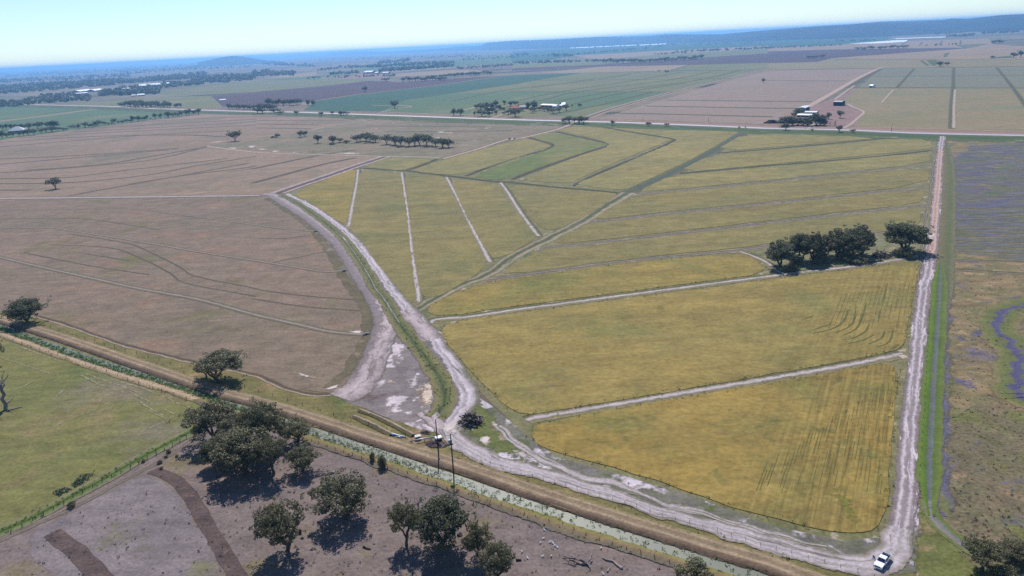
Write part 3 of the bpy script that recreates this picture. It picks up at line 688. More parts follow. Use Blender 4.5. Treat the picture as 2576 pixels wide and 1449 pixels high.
# ------------------------------------------------------------------ contour lines on the brown paddocks
m_cl = RM("contour_furrow", [(0, (140, 122, 98)), (0.3, (86, 80, 68)), (0.7, (82, 78, 66)), (1, (142, 124, 100))], 0.15, 0.12, [((134, 116, 98), 2, 0.02, 0.58, 0.68)], ragged=0)
ribbons("contour_furrow", [T('B1', (-40, 78), (600, 35), (1000, 0), (1500, -50), (2100, -190)), T('B1', (-40, 137), (700, 120), (1100, 70), (1700, 0), (2300, -70)), T('B1', (-40, 187), (600, 178), (900, 160), (1500, 95), (2000, 0), (2576, -90)), T('B1', (-40, 250), (300, 250)),
    T('B1', (690, 310), (1000, 250), (1400, 180), (2000, 70), (2500, -20)), T('B1', (1300, 190), (1800, 110), (2500, 20), (2576, 5))], 6, m_cl, 3, 0.5)
ribbons("contour_furrow", [T('A1', (-40, 1215), (600, 1160), (1500, 1090), (2300, 1050)), T('A1', (-40, 1335), (900, 1290), (1800, 1225)), T('A1', (-40, 1390), (1000, 1300), (1700, 1240)),
    T('A1', (250, 1449), (1000, 1390), (1500, 1310), (2080, 1210)), T('A1', (-40, 1168), (800, 1112), (1800, 1090), (2280, 1110)), T('A1', (700, 1062), (1500, 1020), (2576, 955)), T('A1', (900, 1022), (2576, 932)), T('A1', (1300, 962), (2576, 900)), T('A1', (200, 1120), (1200, 1060), (2576, 990)),
    b2((-40, 252), (500, 140), (660, 110), (1000, 60)), b2((-40, 395), (300, 305), (700, 200), (1000, 140)), T('A2', (0, 905), (700, 906), (1000, 935)), T('A2', (0, 945), (900, 942)), T('A2', (0, 980), (640, 990)), T('A2', (0, 1020), (560, 1028)), T('A2', (1100, 1000), (2300, 1010)), T('A2', (1300, 1060), (2576, 1050)), T('A2', (1500, 960), (2576, 975))], 9, m_cl, 3, 0.8)
ribbons("contour_furrow", [T('B1', (-40, 540), (760, 535), (1300, 600), (1600, 650)), T('B1', (700, 690), (1300, 790), (1500, 870), (1800, 1020), (1950, 1110), (2576, 1240)), T('B1', (500, 800), (1100, 830), (1400, 930), (1700, 1080), (1850, 1180), (2576, 1320)), T('B1', (850, 890), (1300, 960)),
    T('C2', (-40, 108), (500, 190), (1050, 230)), T('C2', (-40, 5), (400, 70), (960, 118)), T('B1', (240, 880), (900, 1010), (1500, 1100)), b2((180, 1190), (700, 1085)), b2((20, 950), (300, 950), (500, 925))], 1.7, m_cl, 3, 0.3)
m_ws = RM("white_furrow", [(0, (122, 114, 86)), (0.22, (100, 94, 76)), (0.44, (140, 126, 112)), (0.52, (170, 156, 148)), (0.6, (128, 116, 98)), (0.8, (100, 94, 74)), (1, (126, 114, 92))], 0.08, 0.2, [((120, 112, 86), 4, 0.05, 0.6, 0.68)])
ribbon("white_furrow", T('B1', (-60, 910), (0, 925), (400, 1020), (900, 1130), (1400, 1240), (2000, 1350)) + T('C2', (0, 272), (400, 362), (750, 440), (1080, 470)), 4.6, m_ws, 4)
ribbon("white_furrow", T('B1', (-60, 632), (520, 628), (700, 655), (1400, 765), (2000, 870), (2576, 960)) + b2((400, 1240), (700, 1285), (890, 1275)), 4, m_ws, 4)
ribbon("white_furrow", T('B1', (-60, 452), (800, 440), (1300, 435), (1700, 480), (2576, 600)) + b2((300, 855), (600, 876)), 4, m_ws, 4)
ribbon("farm_track", T('B1', (-60, 336), (1000, 325), (2576, 305)) + b2((100, 512), (200, 505)), 9, RM("pale_farm_track", [(0, (112, 106, 86)), (0.3, (170, 158, 152)), (0.7, (160, 148, 142)), (0.85, (88, 86, 68)), (1, (110, 104, 82))], 0.08, 0.1), 4)
ribbon("farm_track", T('A1', (2080, 1203), (2576, 1265)) + T('A2', (500, 1285), (1200, 1305), (1340, 1308), (1850, 1316)), 7, m_pl, 4)
ribbon("farm_track", T('A2', (1180, 930), (700, 1010), (480, 1060), (250, 1085), (0, 1115)), 5, m_pl, 4)
ribbon("farm_track", T('A3', (640, 955), (520, 1010), (400, 1048), (0, 1140)) + T('A2', (2576, 1120), (2200, 1240), (1880, 1330)), lambda t: 11 - 3 * t, RM("pinkish_track", [(0, (100, 96, 72)), (0.25, (178, 150, 136)), (0.6, (190, 164, 152)), (0.8, (98, 88, 76)), (1, (112, 108, 74))], 0.08, 0.1), 5)
ribbon("double_bank", b2((1300, 128), (1000, 225), (700, 330), (400, 430), (210, 498))[::-1], 17, RM("double_bank", [(0, (140, 122, 104)), (0.12, (176, 160, 152)), (0.3, (156, 142, 138)), (0.42, (96, 80, 76)), (0.68, (108, 90, 84)), (0.82, (190, 168, 158)), (1, (140, 128, 84))], 0.06, 0.1), 5)
m_vl = GM("dark_verge", (112, 100, 78), (98, 92, 68), 0.06, [((150, 132, 116), 0.1, 0.58, 0.66)], 0.3, 1.0)
ribbon("dark_verge", b2((110, 545), (350, 690), (560, 850), (700, 1020), (800, 1180), (900, 1380)) + T('C2', (960, 0), (1090, 180), (1120, 330), (1105, 470), (1040, 640), (960, 790), (840, 920), (720, 1010)), 5, m_vl, 3, None, 1.5)
ribbon("dark_furrow", T('C1', (340, 280), (600, 350), (880, 450), (1300, 590), (1900, 735), (2576, 880)) + T('C2', (300, 1015), (580, 1075), (760, 1075)), 3.2, RM("dark_furrow", [(0, (126, 112, 80)), (0.3, (84, 74, 62)), (0.55, (100, 84, 72)), (0.75, (170, 150, 130)), (1, (112, 106, 70))], 0.1, 0.2), 4, None, 0.5)
# ------------------------------------------------------------------ the tracks
LT = b2((60, 505), (150, 515), (300, 600), (500, 720), (650, 830), (800, 960), (950, 1150), (1080, 1350), (1150, 1449)) + T('C2', (1250, 150), (1310, 290), (1310, 400), (1250, 560), (1180, 750), (1080, 930), (950, 1080), (880, 1120))
m_lt = RM("grey_levee_track", [(0, (112, 102, 92)), (0.1, (128, 116, 114)), (0.5, (146, 134, 132)), (0.66, (172, 158, 156)), (0.72, (150, 138, 136)), (0.8, (176, 162, 160)), (0.92, (124, 114, 110)), (1, (98, 98, 74))], 0.05, 0.3, [((176, 160, 158), 2, 0.012, 0.55, 0.7)])
LV = [(-0.5, 0), (-0.36, 0.12), (-0.1, 0.2), (0.3, 0.2), (0.42, 0.12), (0.5, 0)]
ribbon("levee_track", LT[::-1][1:], lambda t: 13 - 2.5 * t, m_lt, 4, None, 1.0)
m_lw = RM("pale_worn_clay", [(0, (124, 112, 108)), (0.22, (166, 150, 148)), (0.5, (190, 174, 172)), (0.78, (172, 156, 154)), (1, (122, 112, 104))], 0.22, 0.22, [((134, 120, 116), 3, 0.04, 0.52, 0.6)], 0.3)
ribbon("worn_clay", T('C2', (1230, 120), (1300, 260), (1320, 400), (1265, 560), (1190, 750), (1100, 920), (1000, 1030), (860, 1110)), lambda t: 4 + 9 * t, m_lw, 5, None, 2.5)
GD = b2((250, 525), (330, 545), (600, 725), (850, 925), (1000, 1110), (1150, 1350)) + T('C2', (1200, 0), (1290, 110), (1450, 360), (1600, 560), (1750, 750), (1870, 950), (1910, 1100), (1870, 1230), (1790, 1310))
m_gd = RM("green_ditch", [(0, (118, 112, 84)), (0.2, (122, 116, 78)), (0.42, (98, 106, 62)), (0.52, (70, 80, 52)), (0.66, (108, 112, 70)), (0.84, (130, 120, 84)), (1, (108, 100, 88))], 0.1, 0.25, [((140, 122, 86), 3, 0.03, 0.58, 0.68)])
ribbon("green_ditch", GD, lambda t: 7 + 2.5 * t, m_gd, 5, [(-0.5, 0), (-0.2, 0.1), (0, -0.05), (0.2, 0.1), (0.5, 0)], 0.8)
RT = b2((300, 505), (560, 640), (850, 850), (1050, 1050), (1250, 1320), (1340, 1449)) + T('C2', (1500, 200), (1620, 330), (1760, 500), (1910, 720), (2055, 950), (2112, 1080), (2065, 1200), (1970, 1330), (1940, 1449))
m_rt = RM("white_dirt_road", [(0, (110, 104, 84)), (0.14, (120, 112, 108)), (0.3, (112, 104, 104)), (0.4, (196, 184, 186)), (0.52, (160, 148, 148)), (0.6, (206, 194, 196)), (0.72, (184, 172, 172)), (0.84, (124, 118, 104)), (1, (116, 112, 76))], 0.1, 0.3, [((128, 120, 116), 5, 0.05, 0.56, 0.62), ((208, 196, 198), 3, 0.03, 0.58, 0.63)])
ribbon("dirt_road", RT[::-1], lambda t: 11 - 2.5 * t, m_rt, 6, None, 0.8)
ribbon("clay_junction", [(1022, 780), (1034, 795), (1052, 812), (1075, 842), (1086, 856)], 8, m_lw, 7, None, 1.5)
m_wr = RM("pale_clay_road", [(0, (122, 114, 90)), (0.14, (150, 140, 132)), (0.26, (190, 178, 178)), (0.4, (172, 160, 160)), (0.5, (192, 180, 182)), (0.6, (160, 150, 144)), (0.72, (190, 178, 180)), (0.86, (160, 148, 142)), (1, (128, 120, 98))], 0.13, 0.25, [((128, 120, 110), 4, 0.03, 0.55, 0.61), ((112, 110, 84), 7, 0.05, 0.6, 0.65)])
WR = [(1132, 1078), (1140, 1104), (1169, 1127), (1244, 1162), (1288, 1174), (1413, 1208), (1538, 1248), (1613, 1273), (1738, 1310), (1863, 1350), (1932, 1367), (2032, 1399), (2132, 1420), (2200, 1420), (2245, 1385), (2264, 1330)]
ribbon("dirt_road", WR, lambda t: 6.5 + 1.2 * math.sin(t * 9), m_wr, 7, None, 1.1)
ribbon("clay_junction", [(1064, 1036), (1085, 1052), (1108, 1074), (1135, 1096), (1160, 1118)], 6, m_lw, 6, None, 1.2)
blob("clay_pan", [(1108, 1068), (1150, 1052), (1160, 1075), (1140, 1100), (1112, 1090)], m_pan, 7, 1, 1.4)
for p in ([(1205, 1098), (1232, 1095), (1240, 1112), (1215, 1120)], [(1250, 1092), (1285, 1096), (1290, 1112), (1262, 1110)], [(1150, 1000), (1172, 985), (1182, 1010), (1165, 1030)], [(1232, 1062), (1252, 1066), (1262, 1086), (1240, 1082)], [(1290, 1130), (1330, 1140), (1322, 1156), (1295, 1146)]):
    blob("clay_pan", p, m_pan, 5, 1, 1.4)
ribbon("clay_streak", [(1255, 1072), (1290, 1110), (1345, 1150), (1440, 1190), (1560, 1225), (1650, 1262), (1790, 1300), (1960, 1352), (2080, 1378)], 2.6, RM("clay_streak", [(0, (130, 122, 104)), (0.3, (176, 164, 162)), (0.7, (184, 172, 172)), (1, (124, 118, 96))], 0.2, 0.3, [((112, 110, 88), 3, 0.03, 0.5, 0.56)]), 6, None, 1.4)
ER = [(2262, 1345), (2272, 1290), (2280, 1225), (2285, 1137), (2291, 1049), (2302, 949), (2314, 824), (2324, 724), (2334, 687), (2344, 625), (2349, 575), (2356, 512), (2360, 437), (2366, 372), (2371, 343)]
m_er = RM("east_dirt_road", [(0, (118, 108, 104)), (0.2, (134, 120, 118)), (0.33, (200, 188, 190)), (0.42, (150, 138, 138)), (0.56, (144, 130, 130)), (0.66, (198, 186, 188)), (0.76, (140, 126, 124)), (1, (128, 114, 112))], 0.08, 0.35, [((204, 192, 194), 4, 0.06, 0.56, 0.6), ((112, 112, 88), 4, 0.05, 0.62, 0.67)])
ribbon("dirt_road", ER, lambda t: 6.2, m_er, 7, None, 0.5)
ribbon("red_dirt_patch", [(2337, 655), (2346, 610), (2353, 530), (2360, 450), (2366, 375)], lambda t: 4.2, RM("red_road", [(0, (132, 112, 98)), (0.25, (194, 164, 152)), (0.5, (170, 138, 126)), (0.75, (198, 170, 158)), (1, (140, 116, 100))], 0.1, 0.2), 8, None, 0.6)
blob("clay_pan", T('B4', (1620, 860), (1680, 840), (1700, 890), (1670, 960), (1630, 1000), (1600, 1010), (1610, 930)), m_pan, 8)
ribbon("channel_grass", [(2300, 905), (2312, 780), (2318, 668), (2328, 570), (2342, 470), (2352, 372)], 3.5, m_b2, 5, None, 1)
# ------------------------------------------------------------------ east ditch, bright green with water
ED = [(x + 5, y) for x, y in [(2372, 350), (2376, 430), (2374, 520), (2368, 600), (2362, 660), (2358, 740), (2353, 824), (2347, 912), (2341, 1000), (2337, 1087), (2334, 1150), (2333, 1212), (2334, 1262), (2338, 1300)]]
m_ed = RM("east_ditch", [(0, (124, 116, 98)), (0.1, (104, 112, 66)), (0.2, (100, 122, 46)), (0.38, (84, 108, 44)), (0.44, (98, 102, 98)), (0.56, (106, 108, 108)), (0.62, (88, 108, 48)), (0.82, (106, 118, 56)), (0.92, (104, 104, 84)), (1, (112, 104, 96))], 0.06, 0.2, [((84, 100, 50), 2, 0.03, 0.6, 0.68), ((118, 114, 76), 3, 0.04, 0.62, 0.68)])
m_fr = RM("purple_fringe", [(0, (116, 110, 84)), (0.3, (102, 98, 114)), (0.6, (98, 94, 116)), (1, (128, 116, 92))], 0.3, 0.16, [((112, 112, 70), 2, 0.05, 0.52, 0.62)], 0.34, ragged=0.45)
ribbon("purple_fringe", [(2384, 640), (2380, 724), (2374, 824), (2370, 912), (2366, 1000), (2364, 1087), (2364, 1150), (2366, 1230), (2378, 1300)], 7, m_fr, 5, None, 1.5)
m_ed2 = RM("dry_ditch", [(0, (126, 116, 96)), (0.3, (96, 104, 66)), (0.5, (112, 106, 78)), (0.7, (120, 112, 82)), (0.85, (196, 178, 164)), (1, (120, 110, 90))], 0.06, 0.2)
ribbon("ditch", ED[4:][::-1], lambda t: 7.4 * min(1, 0.3 + 6 * min(t, 1 - t)), m_ed, 6, [(-0.5, 0), (-0.3, 0.25), (-0.08, -0.02), (0.06, -0.02), (0.22, 0.2), (0.5, 0)], 0.8)
ribbon("ditch", ED[:7], lambda t: 13 * min(1, 0.3 + 4 * min(t, 1 - t)), m_ed2, 5, None, 0.8)
m_od = RM("dry_creek", [(0, (112, 116, 62)), (0.2, (98, 118, 48)), (0.4, (122, 118, 114)), (0.65, (134, 126, 122)), (0.8, (104, 118, 54)), (1, (126, 114, 90))], 0.08, 0.3)
ribbon("ditch", [(2336, 1262), (2342, 1290), (2357, 1315), (2382, 1342), (2419, 1368), (2445, 1388), (2480, 1400)], 4.6, m_od, 7, None, 0.5)
blob("lush_grass", [(2312, 1285), (2338, 1300), (2385, 1350), (2425, 1385), (2455, 1425), (2490, 1500), (2305, 1520)], GM("lush_grass", (112, 114, 62), (102, 106, 60), 0.1, [((134, 120, 84), 0.12, 0.54, 0.64)], 0.32, 1.1, None, 0.6, ragged=0.15), 4, 2, 1.1)
# ------------------------------------------------------------------ canal, levee, south bank
CW = [(-60, 806), (0, 826), (25, 836), (100, 863), (200, 899), (300, 931), (400, 961), (500, 993), (575, 1019), (680, 1056), (784, 1091), (869, 1120), (969, 1150), (1069, 1183), (1144, 1206), (1219, 1231), (1288, 1253), (1413, 1296), (1488, 1321), (1588, 1351), (1688, 1382), (1788, 1414), (1888, 1446), (2010, 1490)]
m_cw = NB("canal_water")
m_cw.b.inputs['Roughness'].default_value = 0.4
m_cw.b.inputs['Specular IOR Level'].default_value = 0.35
_v = m_cw.coords()
m_cw = m_cw.done(m_cw.mix(m_cw.rng(m_cw.noise(_v, 0.08, 4), 0.4, 0.6), lin((118, 120, 96)), lin((106, 110, 90))))
CW = [(x, y + max(0, min(9, (x - 900) / 40))) for x, y in CW]
ribbon("canal_water", CW, 5.6, m_cw, 4)
SB = [(x - 3, y + 13 + 7 * min(1, max(0, (x - 300) / 900))) for x, y in CW]
m_sb = RM("canal_bank", [(0, (118, 118, 62)), (0.3, (132, 124, 72)), (0.55, (140, 118, 88)), (0.8, (120, 112, 92)), (1, (124, 110, 100))], 0.14, 0.4, [((110, 118, 56), 2, 0.06, 0.58, 0.68)])
ribbon("canal_bank", SB[7:], 4.2, m_sb, 5, [(-0.5, 0), (-0.15, 0.5), (0.1, 0.5), (0.5, 0)], 0.9)
m_sbl = RM("straw_bank", [(0, (120, 114, 70)), (0.25, (166, 142, 112)), (0.55, (184, 160, 132)), (0.8, (150, 130, 98)), (1, (120, 114, 74))], 0.14, 0.4, [((126, 116, 76), 3, 0.05, 0.6, 0.68)])
ribbon("canal_bank", SB[:8], 4.4, m_sbl, 5, [(-0.5, 0), (-0.15, 0.4), (0.1, 0.4), (0.5, 0)], 0.9)
LB = [(-60, 787), (0, 804), (75, 826), (200, 866), (300, 901), (425, 944), (575, 994), (644, 1012), (719, 1034), (819, 1065), (906, 1094), (1019, 1131), (1094, 1154), (1194, 1187), (1288, 1220), (1388, 1254), (1488, 1286), (1588, 1318), (1713, 1356), (1838, 1394), (1932, 1421), (2007, 1450), (2110, 1490)]
m_lb = RM("straw_levee", [(0, (126, 116, 70)), (0.16, (130, 116, 84)), (0.28, (158, 138, 112)), (0.36, (130, 112, 88)), (0.5, (140, 120, 94)), (0.6, (166, 146, 122)), (0.68, (128, 108, 86)), (0.8, (112, 94, 78)), (0.92, (86, 72, 60)), (1, (92, 82, 62))], 0.06, 0.5, [((176, 150, 118), 6, 0.03, 0.58, 0.66), ((124, 110, 70), 3, 0.03, 0.6, 0.68)], 0.34)  # dark stops past the crest paint shade on the canal-facing slope
ribbon("levee", LB, 7.8, m_lb, 6, [(-0.5, 0), (-0.36, 0.35), (-0.1, 0.6), (0.2, 0.62), (0.34, 0.5), (0.46, 0.0), (0.5, -0.04)], 0.7)
DT = [(500, 1074), (488, 1082), (375, 1142), (250, 1212), (150, 1267), (75, 1307), (0, 1340), (-80, 1380)]
m_dt = RM("paddock_ditch", [(0, (124, 116, 96)), (0.2, (116, 120, 84)), (0.38, (92, 108, 50)), (0.52, (60, 80, 40)), (0.62, (98, 114, 54)), (0.8, (132, 126, 92)), (1, (110, 102, 86))], 0.08, 0.3)
ribbon("ditch", DT, 6.5, m_dt, 5, [(-0.5, 0), (-0.2, 0.12), (0, -0.05), (0.2, 0.15), (0.5, 0)], 0.6)
ribbon("dirt_track", [(480, 1110), (380, 1170), (260, 1236), (150, 1290), (30, 1345), (-80, 1400)], 3.0, RM("worn_track", [(0, (116, 108, 88)), (0.3, (124, 110, 102)), (0.5, (106, 96, 82)), (0.7, (134, 118, 108)), (1, (122, 108, 98))], 0.15, 0.4), 4, None, 0.7)
m_plo = GM("ploughed_strip", (100, 84, 78), (90, 76, 74), 0.2, [((120, 98, 88), 0.3, 0.58, 0.68)], 0.36, 1.3, None, 0.9)
ribbon("ploughed_strip", [(383, 1184), (415, 1196), (450, 1216), (487, 1264), (525, 1326), (562, 1390), (600, 1452), (660, 1560)], 3.7, m_plo, 4, None, 0.5)
ribbon("ploughed_strip", [(133, 1340), (187, 1386), (237, 1434), (280, 1475), (340, 1540)], 4.2, m_plo, 4, None, 0.5)
ribbons("mown_streak", [T('C1', *q) for q in (((200, 590), (450, 690), (600, 740)), ((820, 880), (1000, 970), (1250, 1060)), ((870, 868), (1130, 962)), ((1220, 950), (1500, 1040), (1950, 1230)), ((1300, 1052), (1550, 1175)), ((1500, 1230), (1700, 1345)), ((1650, 1222), (1800, 1302)),
    ((430, 1449), (700, 1330), (950, 1230), (1110, 1150)), ((130, 1030), (350, 940)), ((700, 1080), (900, 1010)), ((1080, 1056), (1135, 1015)), ((560, 1100), (640, 1030)), ((1000, 1150), (1120, 1062)), ((1180, 970), (1420, 1080)), ((1400, 1150), (1640, 1290)), ((900, 1290), (1200, 1170)), ((20, 700), (300, 800), (560, 880)), ((1500, 1420), (1780, 1290)))],
    1.5, RM("mown_streak", [(0, (126, 120, 82)), (0.4, (156, 146, 118)), (0.6, (164, 152, 126)), (1, (124, 118, 78))], 0.25, 0.6, [((122, 118, 74), 2, 0.3, 0.44, 0.54)], ragged=0.6), 5, 0.6)
# spoil windrows beside the clay triangle
for p in ([(905, 1034), (960, 1056), (1000, 1076), (1040, 1098)], [(890, 1050), (940, 1072), (985, 1096)]):
    ribbon("spoil_bank", p, 2.6, RM("windrow", [(0, (116, 112, 66)), (0.4, (170, 152, 136)), (0.6, (98, 86, 70)), (1, (112, 110, 62))], 0.2, 0.5), 5, [(-0.5, 0), (-0.1, 0.6), (0.1, 0.6), (0.5, 0)], 0.6)
# gaps left by the seeder in the crop
m_gap = GM("seeding_gap", (104, 102, 52), (92, 94, 50), 0.3, [], 0.25, 1.0)
GAPS = [[(800, 230), (770, 320), (700, 390), (600, 430), (450, 465)], [(885, 190), (855, 350), (790, 410), (680, 455)], [(990, 150), (940, 320), (880, 420), (750, 485)], [(1020, 360), (980, 440), (860, 510), (760, 530)], [(1065, 475), (960, 530), (810, 565)], [(1175, 430), (1140, 510), (1010, 570)], [(1260, 420), (1240, 510), (1190, 570), (1090, 600)], [(1315, 570), (1280, 600), (1230, 620)], [(640, 365), (560, 390), (450, 430)], [(1190, 0), (1155, 160)], [(1130, 225), (1108, 345)], [(460, 280), (340, 330)]]
ribbons("seeding_gap", [T('C4', *g) for g in GAPS], lambda t: 0.25 + 0.5 * math.sin(math.pi * t), m_gap, 5, 0.1, 0.12)
rr = random.Random(3)
lines = []
for k in range(34):
    t = k / 33
    a = G(1935 + 312 * t, 1150 - 205 * t)
    dv = (G(2232, 1250) - G(2262, 930)).normalized()
    s = rr.uniform(1, 10)
    for _ in range(3):
        L = rr.uniform(6, 22)
        p0, p1 = a + dv * s, a + dv * (s + L)
        if px_of(p1)[1] < 1250: lines.append([px_of(p0), px_of((p0 + p1) / 2), px_of(p1)])
        s += L + rr.uniform(4, 22)
for k in range(16):
    t = k / 15
    a = G(2120 + 170 * t, 740 - 40 * t)
    dv = (G(2282, 850) - G(2306, 690)).normalized()
    s = rr.uniform(0, 10)
    for _ in range(3):
        L = rr.uniform(10, 26)
        p0, p1 = a + dv * s, a + dv * (s + L)
        if px_of(p1)[1] < 830: lines.append([px_of(p0), px_of((p0 + p1) / 2), px_of(p1)])
        s += L + rr.uniform(3, 9)
ribbons("seeding_gap", lines, 0.13, m_gap, 5, 0.05, 0.12)
for cx, cy in ((1330, 830), (1255, 920), (1155, 990), (1035, 1070), (905, 1155), (780, 1245), (645, 1340), (500, 1435), (1195, -30), (1115, -5)):
    (x, y), = T('C4', (cx, cy))
    bm = bmesh.new()
    z = zof(5) + 0.12
    vs = [bm.verts.new((q.x, q.y, z)) for q in (G(x - 2.2, y - 1.5), G(x + 0.2, y + 6.5), G(x + 2.6, y - 3.5))]
    bm.faces.new(vs)
    me = bpy.data.meshes.new("seeding_gap")
    bm.to_mesh(me); bm.free(); me.materials.append(m_gap)
    tag(link_mesh("seeding_gap", me), kind='structure')
m_lush = GM("lush_crop", (118, 126, 56), (132, 128, 60), 0.08, [((150, 130, 66), 0.1, 0.54, 0.62)], 0.26, 0.6, ragged=0.7)
blob("lush_crop", T('E4', (640, 540), (780, 600), (880, 800), (940, 900), (860, 950), (740, 800), (660, 660)), m_lush, 5, 1, 1.35, 'structure', 0.12)
blob("lush_crop", T('C3', (1420, 190), (1500, 178), (1570, 205), (1490, 240)), m_lush, 5, 1, 1.2, 'structure', 0.12)
# ================================================================== TREES
def leaf_mat(name, c1, c2, c3):
    b = NB(name)
    at = b.n("ShaderNodeAttribute", attribute_name="tint")
    sp = b.n("ShaderNodeSeparateColor")
    b.l(at.outputs['Color'], sp.inputs[0])
    oi = b.n("ShaderNodeObjectInfo")
    col = b.mix(sp.outputs[0], lin(c1), lin(c2))
    col = b.mix(b.math('MULTIPLY', oi.outputs['Random'], 0.45), col, lin(c3))
    k = b.rng(sp.outputs[1], 0, 1, 0.72, 1.28)
    cc = b.n("ShaderNodeCombineColor")
    for i in range(3): b.l(k, cc.inputs[i])
    col = b.mix(1.0, col, cc.outputs[0], 'MULTIPLY')
    b.b.inputs['Roughness'].default_value = 0.6
    b.b.inputs['Specular IOR Level'].default_value = 0.3
    tr = b.n("ShaderNodeBsdfTranslucent")
    b.l(col, tr.inputs[0])
    ms = b.n("ShaderNodeMixShader")
    ms.inputs[0].default_value = 0.34
    b.l(b.b.outputs[0], ms.inputs[1]); b.l(tr.outputs[0], ms.inputs[2])
    b.l(ms.outputs[0], b.t.nodes["Material Output"].inputs[0])
    return b.done(col)
m_leaf = leaf_mat("gum_leaves", (124, 126, 92), (160, 152, 102), (142, 134, 108))
m_leafd = leaf_mat("dark_leaves", (108, 116, 84), (138, 138, 92), (118, 118, 98))
m_leafg = leaf_mat("green_leaves", (98, 120, 64), (124, 138, 70), (108, 122, 76))
m_bark = PM("bark", (88, 78, 72), 0.95, 0.1, 0, 0.3, 1.5)
m_dead = PM("dead_wood", (138, 128, 124), 0.95, 0.1, 0, 0.35, 1.2)
m_darkw = PM("charred_wood", (64, 58, 60), 0.95, 0.1, 0, 0.4, 1.5)
def tube(bm, pts, radii, sides=5, mat=0):
    rings = []
    for i, p in enumerate(pts):
        t = (pts[min(len(pts) - 1, i + 1)] - pts[max(0, i - 1)]).normalized()
        a = t.cross(Vector((0.31, 0.2, 0.93))); a = a.normalized() if a.length > 1e-3 else Vector((1, 0, 0))
        c = t.cross(a)
        rings.append([bm.verts.new(p + (a * math.cos(2 * math.pi * k / sides) + c * math.sin(2 * math.pi * k / sides)) * radii[i]) for k in range(sides)])
    for i in range(len(rings) - 1):
        for k in range(sides):
            f = bm.faces.new((rings[i][k], rings[i][(k + 1) % sides], rings[i + 1][(k + 1) % sides], rings[i + 1][k]))
            f.material_index = mat; f.smooth = True
    for rg in (rings[0], rings[-1]):
        try: bm.faces.new(rg).material_index = mat
        except ValueError: pass
def limb(bm, a, b, ra, rb, rg, wob=0.12, n=4, sag=0.0, mat=0, sides=5):
    L = (b - a).length
    pts, rad = [], []
    for i in range(n + 1):
        t = i / n
        w = L * wob * math.sin(math.pi * t)
        p = a.lerp(b, t) + Vector((rg.uniform(-1, 1) * w, rg.uniform(-1, 1) * w, rg.uniform(-.4, .8) * w + sag * L * math.sin(math.pi * t)))
        pts.append(p); rad.append(ra + (rb - ra) * t)
    tube(bm, pts, rad, sides, mat)
    return pts
def leaves(bm, lay, c, rad, n, size, rg, flat=0.7, mat=0, tint=None):
    base = rg.random() if tint is None else tint
    for _ in range(n):
        while True:
            v = Vector((rg.uniform(-1, 1), rg.uniform(-1, 1), rg.uniform(-1, 1)))
            if 0.12 < v.length < 1: break
        v = v.normalized() * (v.length ** 0.55)
        p = c + Vector((v.x * rad, v.y * rad, v.z * rad * flat))
        s = size * rg.uniform(0.6, 1.35)
        nrm = (v * 0.7 + Vector((rg.gauss(0, .6), rg.gauss(0, .6), rg.gauss(0.35, .6))))
        nrm = nrm.normalized() if nrm.length else Vector((0, 0, 1))
        a = nrm.cross(Vector((rg.uniform(-1, 1), rg.uniform(-1, 1), rg.uniform(-1, 1))))
        a = a.normalized() if a.length > 1e-3 else Vector((1, 0, 0))
        b = nrm.cross(a)
        q = [p + a * s * 0.5, p + b * s * 0.36, p - a * s * 0.5, p - b * s * 0.36]
        f = bm.faces.new([bm.verts.new(x) for x in q])
        f.material_index = mat
        t = min(1, max(0, base * 0.75 + rg.uniform(0, 0.25)))
        g = rg.random()
        for lp in f.loops: lp[lay] = (t, g, 0, 1)
def crown_clumps(rg, H, W, n, z0, dome):
    out = []
    for i in range(n):
        for _ in range(60):
            a = rg.uniform(0, 2 * math.pi)
            r = math.sqrt(rg.random())
            el = rg.uniform(-0.55, 1.0)
            hx = (1 - dome * r * r)
            p = Vector((math.cos(a) * r * W / 2 * 0.88, math.sin(a) * r * W / 2 * 0.88, z0 + (H - z0) * (0.5 + 0.42 * el * hx) * (1 - 0.16 * r)))
            if all((p - q).length > W * 0.13 for q in out): break
        out.append(p)
    return out
def mesh_of(bm, name, mats):
    me = bpy.data.meshes.new(name)
    bm.to_mesh(me); bm.free()
    for m in mats: me.materials.append(m)
    return me
